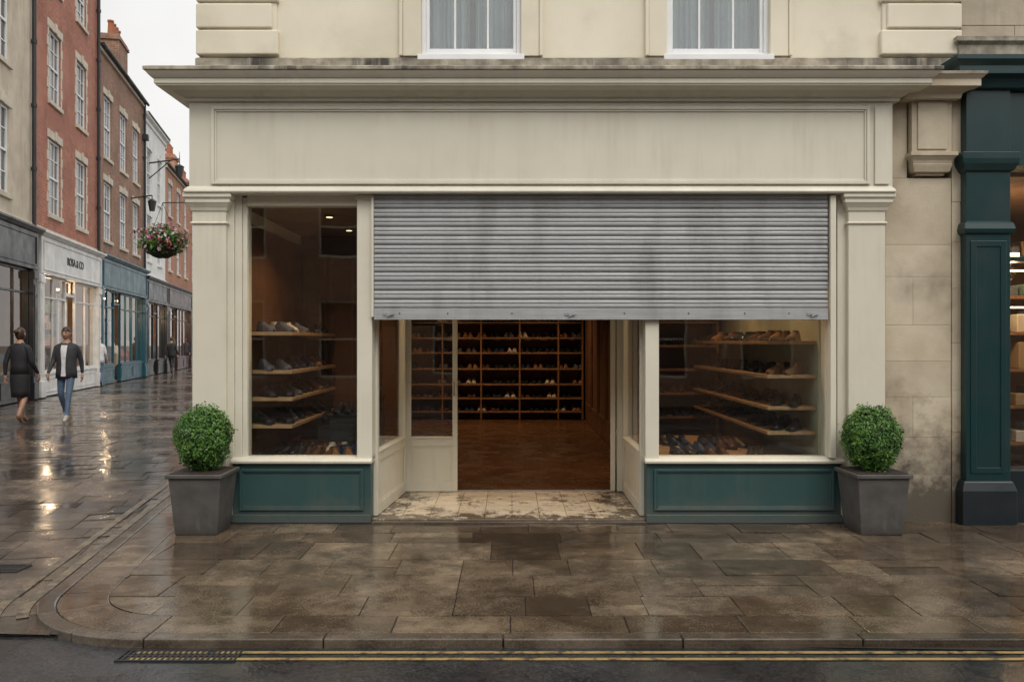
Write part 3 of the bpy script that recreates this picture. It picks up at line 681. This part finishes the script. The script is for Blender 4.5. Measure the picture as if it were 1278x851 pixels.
yl=empty('double_yellow_line')
ribbon('line_inner',f,-.050,-.082,zR+.004,M_yel,yl); ribbon('line_outer',f,-.140,-.172,zR+.004,M_yel,yl)
lf=[s for s in st if s[2]=='a' and s[0].y>-2.3]+[s for s in st if s[2]=='l']
wl=empty('worn_line_marking')
ribbon('line_inner',lf,-.035,-.10,zSt+.0065,M_yel2,wl); ribbon('line_outer',lf,-.18,-.24,zSt+.0065,M_yel2,wl)
def drain(name,x0,x1,y0,y1,z):
    e=empty(name); mb=MB(); mb.frame(0,x1-x0,0,y1-y0,-.02,.004,.012)
    n=int((x1-x0)/.028)
    for i in range(1,n): x=i*(x1-x0)/n; mb.box(x-.006,x+.006,-.018,.002,.012,y1-y0-.012)
    mb.box(.012,x1-x0-.012,-.017,.001,(y1-y0)/2-.006,(y1-y0)/2+.006)
    o=mb.done('grating',e,M_black,.001); e.location=(x0,y0,z)
    for v in o.data.vertices: x,y,zz=v.co; v.co=(x,zz,y+.002)
    m2=MB(); m2.quad((0,0,-.0015),(x1-x0,0,-.0015),(x1-x0,y1-y0,-.0015),(0,y1-y0,-.0015)); m2.done('pit',e,M_lead)
    return e
drain('storm_drain',-1.98,-1.38,-2.91,-2.76,zR+.003); drain('storm_drain',-3.75,-3.38,-1.35,-1.16,zSt+.004)

# ============================================================ FOLIAGE
def leaves(mb_name,parent,mat,center,rad,count,size,bumpy=.12,shell=.75):
    vs=[];fs=[];rs=[]; sd_=Vector((U(0,9),U(0,9),U(0,9)))
    for i in range(count):
        d=Vector(np.random.normal(size=3)).normalized()
        nb_=noise.noise(d*2.3+sd_)*bumpy+noise.noise(d*7+sd_)*bumpy*.8
        q=U(shell,1)**.5*(1+nb_)
        if R()<.08: q*=U(1.0,1.13)
        p=Vector((d.x*rad[0],d.y*rad[1],d.z*rad[2]))*q+Vector(center)
        nrm=(d+Vector(np.random.normal(size=3))*.55).normalized(); a=nrm.orthogonal().normalized(); a.rotate(Matrix.Rotation(R()*6.28,3,nrm)); b=nrm.cross(a)
        s=size*U(.6,1.25); o=len(vs)
        vs+=[p-a*s,p+b*s*.5-nrm*s*.12,p+a*s,p-b*s*.5-nrm*s*.12]; fs.append((o,o+1,o+2,o+3))
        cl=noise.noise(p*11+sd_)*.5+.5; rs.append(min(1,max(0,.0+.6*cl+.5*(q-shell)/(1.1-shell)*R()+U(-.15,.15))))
    me=bpy.data.meshes.new(mb_name); me.from_pydata([tuple(v) for v in vs],[],fs)
    at=me.attributes.new('rnd','FLOAT','FACE'); at.data.foreach_set('value',np.array(rs,dtype=np.float32)); me.materials.append(mat)
    ob=bpy.data.objects.new(mb_name,me); scene.collection.objects.link(ob); ob.parent=parent; return ob
def blob(name,parent,mat,c,rad):
    bm=bmesh.new(); bmesh.ops.create_icosphere(bm,subdivisions=4,radius=1)
    for v in bm.verts:
        k=1+noise.noise(v.co*4)*.12; v.co=Vector((v.co.x*rad[0]*k+c[0],v.co.y*rad[1]*k+c[1],v.co.z*rad[2]*k+c[2]))
    me=bpy.data.meshes.new(name); bm.to_mesh(me); bm.free(); me.materials.append(mat); o=bpy.data.objects.new(name,me); scene.collection.objects.link(o); o.parent=parent
def topiary(x,y):
    e=empty('potted_topiary',(x,y,0),U(-.04,.04)); mb=MB()
    mb.frustum((0,0),0.0,.455,.168,.208); mb.frustum((0,0),.456,.49,.226,.228)
    mb.done('planter',e,M_conc,.008,seg=3)
    mb=MB(); mb.frustum((0,0),.4905,.496,.2,.2); mb.done('soil',e,M_soil)
    mb=MB(); mb.cyl((0,0,.49),(0,0,.7),.018,.012); mb.done('stem',e,M_dwood)
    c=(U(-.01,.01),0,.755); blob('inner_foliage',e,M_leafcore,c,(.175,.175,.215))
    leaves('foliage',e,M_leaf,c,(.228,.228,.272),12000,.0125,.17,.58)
topiary(PX(255,-.2),-.20); topiary(PX(1090,-.2),-.20)

hb=empty('hanging_basket',(PX(204,3.4),3.4,PZ(303,3.4)))
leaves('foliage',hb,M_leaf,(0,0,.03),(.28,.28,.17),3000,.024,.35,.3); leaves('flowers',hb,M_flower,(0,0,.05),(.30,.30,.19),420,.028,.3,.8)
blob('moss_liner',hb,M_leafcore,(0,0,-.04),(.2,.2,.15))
mb=MB()
for k in range(3):
    a=k*2.1; mb.cyl((.2*math.cos(a),.2*math.sin(a),.02),(0,0,.5),.003,n=6)
mb.cyl((0,0,.5),(1.25,0,.53),.007,n=8); mb.cyl((.7,0,.515),(1.25,0,.25),.006,n=8); mb.done('bracket',hb,M_black)

# ============================================================ LEFT STREET BUILDINGS
def dX(d): return -7.74-.228*d
theta=math.atan2(.975,-.222)
def street_house(name,d0,d1,Hh,wmat,cols,floors,winw,trim,shopc,fas,roofmat=M_slate,chim=(),pitch_h=1.6,shopbays=2,quoins=False,pipe=None,glazing=2,seed=0,corn=True,sign=None,depth=9,lit=True):
    random.seed(seed)
    Lw=(d1-d0)/.975-.01
    e=empty(name,(dX(d0),d0-D,0),theta)
    fz0,fz1=fas
    ops=[]
    for cx in cols:
        for (z0,z1) in floors: ops.append((cx-winw/2,cx+winw/2,z0,z1))
    mb=MB(); mb.wall(0,Lw,fz1-.3,Hh,0,ops,.14); mb.done('front_wall',e,wmat)
    mb=MB(); mb.box(0.002,.2,.15,depth,-.05,Hh-.01); mb.box(Lw-.2,Lw-.002,.15,depth,-.05,Hh-.01); mb.box(.2,Lw-.2,depth-.2,depth,-.05,Hh-.01); mb.done('side_walls',e,wmat)
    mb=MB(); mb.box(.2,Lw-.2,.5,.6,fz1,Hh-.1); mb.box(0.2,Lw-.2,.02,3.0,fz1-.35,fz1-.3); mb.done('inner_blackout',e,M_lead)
    mt=MB(); mf=MB(); mg=MB()
    for a,b,c,d in ops:
        mt.box(a-.08,b+.08,-.07,.10,c-.13,c-.003); 
        mt.extx([(-.035,d+.003),(-.035,d+.24),(.02,d+.24),(.02,d+.003)],a-.12,b+.12)
        mt.box((a+b)/2-.1,(a+b)/2+.1,-.06,-.036,d+.003,d+.29)
        if quoins:
            k=c; i=0
            while k<d-.1:
                w=.16 if i%2 else .09; mt.box(a-w,a-.002,-.02,.02,k+.004,k+.29); mt.box(b+.002,b+w,-.02,.02,k+.004,k+.29); k+=.3; i+=1
        mf.frame(a,b,c,d,.05,.12,.06); zm=(c+d)/2; mf.box(a+.06,b-.06,.05,.11,zm-.03,zm+.03)
        for k in range(1,glazing+1):
            x=a+(b-a)*k/(glazing+1); mf.box(x-.014,x+.014,.065,.10,c+.06,d-.06)
        for zq in ((c+zm)/2,(d+zm)/2): mf.box(a+.06,b-.06,.068,.098,zq-.014,zq+.014)
        mg.quad((a+.03,.09,c+.03),(b-.03,.09,c+.03),(b-.03,.09,d-.03),(a+.03,.09,d-.03))
    if corn: mt.box(0,Lw,-.12,.1,fz1+.12,fz1+.2); mt.box(0,Lw,-.06,.1,fz1+.201,fz1+.26); mt.mold(0,Lw,0,.4,[(.0,Hh-.35),(.06,Hh-.33),(.08,Hh-.2),(.2,Hh-.12),(.22,Hh+.0)])
    else: mt.box(0,Lw,-.1,.1,Hh-.15,Hh+.02)
    mt.done('stone_trim',e,trim,.008,seg=1); mf.done('sash_frames',e,M_white); mg.done('window_glass',e,M_dglass)
    mb=MB(); rz=Hh+.02; mb.add([(-.02,-.15,rz),(Lw+.0,-.15,rz),(Lw,depth/2,rz+pitch_h),(-.02,depth/2,rz+pitch_h),(-.02,depth,rz),(Lw,depth,rz)],[(0,1,2,3),(3,2,5,4),(0,3,4),(1,5,2),(0,4,5,1)]); mb.done('roof',e,roofmat)
    mb=MB(); mb.cyl((0,-.2,Hh+.0),(Lw,-.2,Hh+.0),.06,n=8)
    if pipe is not None:
        mb.cyl((pipe,-.09,.1),(pipe,-.09,Hh),.055,n=10); 
        for k in range(int(Hh/1.8)): mb.cyl((pipe,-.09,1.7*k+1),(pipe,-.09,1.7*k+1.1),.075,n=10)
        mb.box(pipe-.14,pipe+.14,-.24,-.02,Hh-1.6,Hh-1.35)
    mb.done('gutter_and_downpipe',e,M_black)
    if chim:
        mb=MB(); mp=MB()
        for cx,w,cy,ch in chim:
            z0=Hh-.2; mb.box(cx-w/2,cx+w/2,cy-.35,cy+.35,z0,z0+ch); mb.box(cx-w/2-.06,cx+w/2+.06,cy-.41,cy+.41,z0+ch-.25,z0+ch-.12)
            n=max(2,int(w/.35))
            for k in range(n): x=cx-w/2+.2+(w-.4)*k/(n-1); mp.cyl((x,cy,z0+ch),(x,cy,z0+ch+.55),.13,.10,n=10); mp.cyl((x,cy,z0+ch+.5),(x,cy,z0+ch+.57),.13,.13,n=10)
        mb.done('chimney_stack',e,wmat,.01); mp.done('chimney_pots',e,M_pot,smooth=False)
    ms=MB(); ms.box(.03,Lw-.03,-.16,.1,fz0,fz1); ms.mold(.03,Lw-.03,-.16,.2,[(0,fz1-.03),(.05,fz1-.01),(.12,fz1+.06),(.14,fz1+.06),(.14,fz1+.118),(0,fz1+.119)])
    ms.frame(.2,Lw-.2,fz0+.1,fz1-.1,-.185,-.161,.05)
    for x in (0.03,Lw-.36): ms.box(x,x+.33,-.14,.15,.0,fz0-.002); ms.box(x-.02,x+.35,-.17,.1,fz0-.25,fz0-.05); ms.box(x-.02,x+.35,-.17,.1,0,.45); ms.box(x+.07,x+.26,-.155,-.141,.6,fz0-.4)
    x0,x1=.36,Lw-.36; n=shopbays; doorw=1.0
    nd=n//2
    seg=[]; wbay=(x1-x0-doorw)/n; x=x0
    for i in range(n+1):
        if i==nd: seg.append((x,x+doorw,'d')); x+=doorw
        if i<n: seg.append((x,x+wbay,'w')); x+=wbay
    mgl=MB()
    for a,b,k in seg:
        if k=='w':
            ms.box(a,b,-.04,.12,0,.6); ms.frame(a+.08,b-.08,.1,.52,-.055,-.041,.05); ms.box(a-.01,b+.01,-.08,.1,.601,.66)
            ms.frame(a,b,.661,fz0-.003,-.02,.06,.06); ms.box(a+.06,b-.06,-.015,.05,fz0-.65,fz0-.6)
            k2=2
            for q in range(1,k2): xx=a+(b-a)*q/k2; ms.box(xx-.02,xx+.02,-.01,.045,.72,fz0-.06)
            mgl.quad((a+.04,.03,.7),(b-.04,.03,.7),(b-.04,.03,fz0-.04),(a+.04,.03,fz0-.04))
        else:
            ms.frame(a+.02,b-.02,0,fz0-.5,.2,.25,.11,.6); ms.box(a,b,.0,.25,fz0-.499,fz0-.42); ms.frame(a,b,fz0-.419,fz0-.003,.1,.16,.05)
            mgl.quad((a+.05,.22,.5),(b-.05,.22,.5),(b-.05,.22,fz0-.55),(a+.05,.22,fz0-.55))
            mgl.quad((a+.05,.13,fz0-.4),(b-.05,.13,fz0-.4),(b-.05,.13,fz0-.03),(a+.05,.13,fz0-.03))
    ms.done('shopfront',e,shopc,.008,seg=1); mgl.done('shop_glass',e,M_glass)
    mi=MB(); mi.box(.25,Lw-.25,2.6,2.7,0,fz1-.36); mi.box(.2,.24,.15,2.6,0,fz1-.36); mi.box(Lw-.24,Lw-.2,.15,2.6,0,fz1-.36); mi.box(.25,Lw-.25,.1,2.6,-.02,.06); mi.done('shop_interior',e,M_iwall)
    mw=MB(); mo=MB(); ml=MB()
    for a,b,k in seg:
        if k=='w':
            for z in(.7,1.35,1.95,2.5):
                mw.box(a+.1,b-.1,1.1,1.4,z-.03,z); x=a+.15
                while x<b-.3: w=U(.1,.35); mo.box(x,x+w,1.12,1.36,z+.002,z+U(.12,.45)); x+=w+U(.05,.2)
            mw.box(a+.06,b-.06,.12,.8,.6,.66)
            x=a+.2
            while x<b-.35: hgt=U(.3,1.0); mo.cyl((x+.12,.45,.661),(x+.12,.45,.661+hgt*.5),.05,.14,n=10); mo.cyl((x+.12,.45,.661+hgt*.5),(x+.12,.45,.661+hgt),.14,.06,n=10); x+=U(.45,.8)
            xx=(a+b)/2; ml.cyl((xx,.8,fz0-.2),(xx,.8,fz0-.14),.06,n=10)
    mw.done('shelves',e,M_wood); mo.done('goods',e,M_goods,.01,seg=1); ml.done('ceiling_lamps',e,M_lamp2)
    if lit:
        l=bpy.data.lights.new('shop_light','POINT'); l.energy=120; l.color=(1,.68,.40); l.shadow_soft_size=.15; lo=bpy.data.objects.new('shop_light',l); scene.collection.objects.link(lo); lo.parent=e; lo.location=(Lw*.5,.75,fz0-.5)
    if sign:
        cu=bpy.data.curves.new('sign_lettering','FONT'); cu.body=sign; cu.size=.34; cu.extrude=.006; cu.align_x='CENTER'; cu.align_y='CENTER'; so=bpy.data.objects.new('sign_lettering',cu); scene.collection.objects.link(so); so.parent=e; so.location=(Lw/2,-.172,(fz0+fz1)/2); so.rotation_euler=(math.radians(90),0,0); cu.materials.append(M_black)
    return e
M_ltrim=pmat('light_stone_trim',(.58,.52,.42),(.46,.41,.33),rough=(.6,.8),bmp=.3)
M_lwall=pmat('pale_stone_wall',(.58,.50,.39),(.46,.395,.30),scale=1.5,rough=(.7,.85),grime=(.2,.16,.12),gamt=.7,bmp=.4,bscale=25,gth=(.45,.7))
M_wwall=pmat('white_render',(.74,.74,.72),(.64,.64,.62),scale=1.5,rough=(.7,.85),grime=(.3,.28,.25),gamt=.5,bmp=.2)
M_bshop=pmat('black_shop_paint',(.015,.017,.02),rough=(.25,.45),bmp=.05)
M_wshop=pmat('white_shop_paint',(.70,.69,.66),rough=(.35,.5),bmp=.05)
M_tshop=pmat('blue_teal_shop_paint',(.014,.085,.115),(.011,.07,.095),rough=(.3,.45),bmp=.05)
M_bbshop=pmat('maroon_shop_paint',(.05,.02,.018),rough=(.3,.45),bmp=.05)
fl=[(5.2,7.35),(8.45,10.5),(11.8,13.4)]
street_house('stone_townhouse',12.5,22.7,16.5,M_lwall,[1.6,3.8,6.0,8.15],fl,1.15,M_ltrim,M_bshop,(3.45,4.45),shopbays=4,seed=1,pipe=10.3)
street_house('red_brick_townhouse',22.9,29.3,15.6,M_bred,[1.75,4.55],fl,1.15,M_ltrim,M_wshop,(3.4,4.45),shopbays=2,seed=2,quoins=True,pipe=6.4,sign='ROSA & CO')
street_house('brown_brick_townhouse',29.3,37,11.9,M_bbrown,[1.5,4.0,6.3],[(5.2,7.3),(8.2,10.4)],1.15,M_ltrim,M_tshop,(3.4,4.5),shopbays=3,seed=3,chim=[(5.9,1.6,.75,2.3)],pitch_h=2.0,pipe=7.7,corn=False)
street_house('white_townhouse',37,42.2,11.6,M_wwall,[1.3,3.8],[(5.2,7.2),(8.1,10.2)],1.0,M_wshop,M_bshop,(3.3,4.3),shopbays=2,seed=4,pitch_h=1.2)
street_house('orange_brick_townhouse',42.2,50,10.4,M_borange,[1.4,4.0,6.6],[(5.2,7.0),(8.0,9.6)],1.0,M_ltrim,M_bbshop,(3.3,4.3),shopbays=3,seed=5,chim=[(2.2,1.2,.8,1.7),(6.2,1.2,.8,1.9)],pitch_h=2.2,corn=False)
street_house('red_brick_townhouse',50,60,9.6,M_bred,[1.6,4.2,6.8,9.0],[(5.2,7.0),(7.6,9.0)],1.0,M_ltrim,M_bshop,(3.3,4.3),shopbays=4,seed=6,chim=[(3.0,1.3,.8,2.2)],pitch_h=2.4,corn=False,lit=False)
street_house('brown_brick_townhouse',60,78,9.5,M_bbrown,[2,5,8,11,14,17],[(5.2,7.0),(7.6,8.9)],1.0,M_ltrim,M_bshop,(3.3,4.3),shopbays=6,seed=8,pitch_h=2.4,corn=False,lit=False)
random.seed(99)
bl=empty('wall_lantern',(dX(38.2),38.2-D,0),theta)
mb=MB(); z=9.6; mb.cyl((0,0,z),(0,-1.3,z+.25),.035,n=8); mb.cyl((0,0,z-.7),(0,-.9,z+.15),.025,n=8); mb.cyl((0,-1.3,z+.25),(0,-1.3,z-.0),.02,n=8)
mb.cyl((0,-1.3,z-.0),(0,-1.3,z-.1),.05,.22,n=8); mb.cyl((0,-1.3,z-.1),(0,-1.3,z-.55),.2,.12,n=6); mb.cyl((0,-1.3,z+.25),(0,-1.3,z+.6),.02,.005,n=6); mb.done('bracket_and_lantern',bl,M_black)
bl=empty('wall_lantern',(dX(34.6),34.6-D,0),theta)
mb=MB(); z=7.4; mb.cyl((0,0,z),(0,-.8,z+.15),.03,n=8); mb.cyl((0,-.8,z+.15),(0,-.8,z),.02,n=8); mb.cyl((0,-.8,z),(0,-.8,z-.1),.05,.18,n=8); mb.cyl((0,-.8,z-.1),(0,-.8,z-.5),.17,.10,n=6); mb.done('bracket_and_lantern',bl,M_black)
# opposite terrace (behind the camera, mirrored in glass)
ot=empty('opposite_terrace',(30,-16.5,0),math.pi)
mb=MB(); ops=[]
for i in range(20): 
    for z0,z1 in((.5,2.7),(3.9,5.7),(6.5,7.9)): ops.append((1+i*3,1+i*3+1.5,z0,z1))
mb.wall(0,60,-.05,8.6,0,ops,.15); mb.box(0,60,.4,8,-.05,8.55); mb.done('wall',ot,M_bbrown)
mb=MB(); mf=MB()
for a,b,c,d in ops: mb.quad((a,.12,c),(b,.12,c),(b,.12,d),(a,.12,d)); mf.frame(a,b,c,d,.06,.11,.07); mf.box(a+.07,b-.07,.06,.1,(c+d)/2-.03,(c+d)/2+.03)
mb.done('window_glass',ot,M_lead); mf.done('sash_frames',ot,M_ltrim)
mb=MB(); mb.box(-.2,60.2,-.25,.3,8.6,8.9); mb.add([(0,-.1,8.9),(60,-.1,8.9),(60,4,10.2),(0,4,10.2),(60,8,8.9),(0,8,8.9)],[(0,1,2,3),(3,2,4,5),(0,3,5),(1,4,2)]); mb.done('roof',ot,M_slate)

# ============================================================ PEOPLE
def skin_mesh(comps):
    vs=[];es=[];rad=[];roots=[]
    for v,e,r in comps:
        o=len(vs); vs+=[p for p,_ in v]; rad+=[q for _,q in v]; es+=[(a+o,b+o) for a,b in e]; roots.append(o+r)
    me=bpy.data.meshes.new('tmp'); me.from_pydata([tuple(p) for p in vs],es,[]); ob=bpy.data.objects.new('tmp',me); scene.collection.objects.link(ob)
    ob.modifiers.new('s','SKIN'); 
    for i,sv in enumerate(me.skin_vertices[0].data):
        q=rad[i]; sv.radius=(q,q) if not isinstance(q,tuple) else q; sv.use_root=(i in roots)
    ss=ob.modifiers.new('u','SUBSURF'); ss.levels=2; ss.render_levels=2
    dg=bpy.context.evaluated_depsgraph_get(); dg.update(); m2=bpy.data.meshes.new_from_object(ob.evaluated_get(dg)); bpy.data.objects.remove(ob); 
    return m2
def flat(name,c,rough=.8): return pmat(name,c,tuple(x*.75 for x in c),scale=12,rough=(rough-.1,rough),bmp=.3,bscale=35)
def loft(mb,rings,n=20,r=.5):
    vs=[]
    for (cx,cy,z,rx,ry) in rings:
        for k in range(n): a=2*math.pi*k/n; vs.append((cx+rx*math.cos(a),cy+ry*math.sin(a),z))
    fs=[(i*n+k,i*n+(k+1)%n,(i+1)*n+(k+1)%n,(i+1)*n+k) for i in range(len(rings)-1) for k in range(n)]
    fs+=[tuple(range(n-1,-1,-1)),tuple((len(rings)-1)*n+k for k in range(n))]
    mb.add(vs,fs,r)
def person(name,loc,head,cols,skirt=False,hair='short',stride=.24,open_front=False,scale=1.0,arm=.18):
    skin,top,bottom,shoec,hairc,shirt=cols
    e=empty(name,loc,head); e.scale=(scale,)*3
    s=stride
    J={'pel':((0,0,.98),.115),'bel':((0,0,1.10),.115),'che':((0,.005,1.29),.135),'nb':((0,.01,1.44),.07),'nk':((0,0,1.52),.052),'hd':((0,-.01,1.60),.05),
     'hl':((.09,0,.93),.09),'kl':((.095,-s*.75,.52),.058),'al':((.095,-s*1.25,.11),.038),'bl':((.095,-s*1.25+.03,.045),.036),'tl':((.105,-s*1.25-.15,.038),.034),
     'hr':((-.09,0,.93),.09),'kr':((-.095,-s*.05,.51),.058),'ar':((-.095,s*1.1,.17),.038),'br':((-.095,s*1.1+.035,.11),.036),'tr':((-.10,s*1.1-.10,.035),.032),
     'sl':((.175,.01,1.405),.062),'el':((.225,.02+arm*.5,1.14),.046),'wl':((.235,-.03+arm*.9,.90),.030),
     'sr':((-.175,.01,1.405),.062),'er':((-.225,.02-arm*.2,1.14),.046),'wr':((-.225,-.06-arm*1.1,.92),.030)}
    names=list(J); ix={k:i for i,k in enumerate(names)}
    E=[('pel','bel'),('bel','che'),('che','nb'),('nb','nk'),('nk','hd'),('pel','hl'),('hl','kl'),('kl','al'),('al','bl'),('al','tl'),('pel','hr'),('hr','kr'),('kr','ar'),('ar','br'),('ar','tr'),
       ('nb','sl'),('sl','el'),('el','wl'),('nb','sr'),('sr','er'),('er','wr')]
    comps=[([J[k] for k in names],[(ix[a],ix[b]) for a,b in E],ix['pel'])]
    for w,sx in (('wl',1),('wr',-1)):
        W0=Vector(J[w][0]); comps.append(([(W0,.026),(W0+Vector((0,-.01,-.05)),.027),(W0+Vector((0,-.015,-.085)),.024)],[(0,1),(1,2)],1))
        for k,(oy,ln_) in enumerate(((-.033,.068),(-.014,.078),(.005,.072),(.022,.058))):
            b=W0+Vector((0,oy,-.08)); comps.append(([(b,.009),(b+Vector((-.004*sx,-.002,-ln_*.5)),.0085),(b+Vector((-.02*sx,-.006,-ln_)),.007)],[(0,1),(1,2)],0))
        b=W0+Vector((0,-.02,-.035)); comps.append(([(b,.011),(b+Vector((-.008*sx,-.028,-.03)),.0095),(b+Vector((-.014*sx,-.034,-.06)),.008)],[(0,1),(1,2)],0))
    me=skin_mesh(comps); me.name='body'
    for m in (skin,top,bottom,shoec): me.materials.append(m)
    def seg(p,a,b):
        a=Vector(a);b=Vector(b);d=b-a; t_=max(0,min(1,(p-a).dot(d)/d.length_squared)); return (p-(a+d*t_)).length
    tag={}
    for a,b in E:
        k=1
        if b in('kl','kr'): k=0 if skirt else 2
        if b in('al','ar'): k=0 if skirt else 2
        if b in('bl','tl','br','tr'): k=3
        if b in('hl','hr'): k=2
        if b in('hd','nk'): k=0
        tag[(a,b)]=k
    for p in me.polygons:
        p.use_smooth=True; c=p.center
        best=min(E,key=lambda ab: seg(c,J[ab[0]][0],J[ab[1]][0])-J[ab[1]][1]*.3); k=tag[best]
        for w in('wl','wr'):
            if (c-Vector(J[w][0])).length<.2 and c.z<J[w][0][2]+.01: k=0
        for w in('al','ar'):
            if c.z<J[w][0][2]+.0 and k==2: k=3 if c.z<J[w][0][2]-.03 else 2
        p.material_index=k
    o=bpy.data.objects.new('body',me); scene.collection.objects.link(o); o.parent=e
    mb=MB()
    if skirt:
        loft(mb,[(0,-.01,.50,.150,.14),(0,-.008,.62,.162,.142),(0,0,.80,.176,.14),(0,0,.95,.172,.132),(0,0,1.05,.14,.11)]); mb.done('skirt',e,bottom,smooth=True); mb=MB()
        loft(mb,[(0,0,.93,.178,.138),(0,0,1.08,.148,.12),(0,0,1.22,.165,.125),(0,0,1.34,.18,.12),(0,.005,1.42,.165,.095),(0,.01,1.47,.07,.062)])
    else:
        loft(mb,[(0,0,.82,.19,.142),(0,0,.95,.185,.14),(0,0,1.1,.172,.132),(0,0,1.25,.19,.135),(0,0,1.36,.20,.125),(0,.005,1.43,.18,.10),(0,.01,1.49,.075,.07)])
    mb.done('jacket',e,top,smooth=True)
    if open_front:
        mb=MB(); n=7
        zs=[(.86,.150,.045),(.98,.146,.035),(1.1,.139,.035),(1.25,.142,.045),(1.36,.131,.055),(1.44,.095,.055)]
        vs=[]
        for z,d,w in zs:
            for k in range(n): q=-1+2*k/(n-1); vs.append((q*w,-(d*math.sqrt(max(0,1-(q*w/.19)**2)))-.004,z))
        mb.add(vs,[(i*n+k,i*n+k+1,(i+1)*n+k+1,(i+1)*n+k) for i in range(len(zs)-1) for k in range(n-1)]); mb.done('shirt_front',e,shirt,smooth=True)
    bm=bmesh.new(); bmesh.ops.create_uvsphere(bm,u_segments=28,v_segments=20,radius=1)
    for v in bm.verts:
        x,y,z=v.co; jaw=1-.28*max(0,-z)**1.3; fx=.074*jaw; fy=.094*(1-.12*max(0,-z))
        v.co=Vector((x*fx,y*fy+(-.008 if z<0 and y<0 else 0),z*.115))
        if y<-.75 and abs(x)<.22:
            k=max(0,1-abs(x)/.22)*max(0,1-abs(z+.12)/.28); v.co.y-=.024*k
        if y<-.5 and abs(z-.05)<.14 and .2<abs(x)<.6: v.co.y+=.006
    me=bpy.data.meshes.new('head'); bm.to_mesh(me); bm.free(); me.materials.append(skin); [setattr(p,'use_smooth',True) for p in me.polygons]
    ho=bpy.data.objects.new('head',me); scene.collection.objects.link(ho); ho.parent=e; ho.location=(0,-.02,1.655)
    mb=MB()
    for sx in(-1,1):
        loft(mb,[(sx*.075,.0-.02,1.625,.006,.008),(sx*.079,-.018,1.64,.009,.016),(sx*.08,-.016,1.665,.01,.018),(sx*.078,-.016,1.68,.005,.008)],8)
    mb.done('ears',e,skin,smooth=True)
    mb=MB()
    for sx in(-1,1): loft(mb,[(sx*.029,-.103,1.657,.003,.002),(sx*.029,-.106,1.661,.012,.005),(sx*.029,-.106,1.665,.012,.005),(sx*.029,-.103,1.669,.003,.002)],8); mb.box(sx*.03-.016,sx*.03+.016,-.112,-.104,1.682,1.687)
    mb.done('eyes',e,hairc)
    mb=MB(); loft(mb,[(0,-.103,1.598,.012,.004),(0,-.105,1.602,.022,.005),(0,-.104,1.606,.014,.004)],10); mb.done('mouth',e,flat('lips',(.30,.10,.08)))
    bm=bmesh.new(); bmesh.ops.create_uvsphere(bm,u_segments=28,v_segments=20,radius=1)
    dl=[v for v in bm.verts if (v.co.z<.28 and v.co.y<-.30 ) or (v.co.z<-.35 and hair=='short') or (v.co.z<-.1 and v.co.y<.05 and hair=='short')]
    bmesh.ops.delete(bm,geom=dl,context='VERTS')
    for v in bm.verts:
        x,y,z=v.co; k=1+.05*noise.noise(v.co*5)
        v.co=Vector((x*.083*k,y*.103*k,z*.124*k))
    me=bpy.data.meshes.new('hair'); bm.to_mesh(me); bm.free(); me.materials.append(hairc); [setattr(p,'use_smooth',True) for p in me.polygons]
    ho=bpy.data.objects.new('hair',me); scene.collection.objects.link(ho); ho.parent=e; ho.location=(0,-.012,1.662); sm=ho.modifiers.new('t','SOLIDIFY'); sm.thickness=.01
    if hair=='bun':
        mb=MB(); loft(mb,[(0,.10,1.66,.01,.01),(0,.105,1.68,.04,.035),(0,.105,1.71,.045,.04),(0,.10,1.74,.02,.02)]); mb.done('bun',e,hairc,smooth=True)
    return e
SK=flat('skin',(.42,.24,.16),.6); BLK=flat('black_cloth',(.018,.018,.022)); CH=flat('charcoal_cloth',(.035,.036,.042)); JN=flat('blue_denim',(.09,.14,.22)); WH=flat('white_cotton',(.65,.65,.66)); BR=flat('brown_hair',(.05,.022,.012),.5); GH=flat('dark_hair',(.03,.02,.015),.5); TN=flat('tan_leather',(.22,.10,.05),.5); LS=flat('light_shoe',(.45,.42,.38),.5)
def gp(px,py): s=(py-425)/(H-zSt); d=F/s; return ((px-640)/s,d-D,zSt+.002)
person('walking_woman',gp(26,529),math.pi-.1,(SK,BLK,BLK,TN,BR,WH),skirt=True,hair='bun',stride=.16,arm=.12,scale=1.03)
person('walking_man',gp(84,526),.12,(SK,CH,JN,LS,GH,WH),stride=.20,open_front=True,scale=1.04)
person('distant_pedestrian',gp(215,467),math.pi,(SK,BLK,CH,BLK,GH,WH),stride=.2)
person('distant_pedestrian',gp(124,482),math.pi+.3,(SK,WH,JN,BLK,GH,WH),stride=.15)
person('distant_pedestrian',gp(232,459),.2,(SK,CH,BLK,BLK,GH,WH),stride=.15)
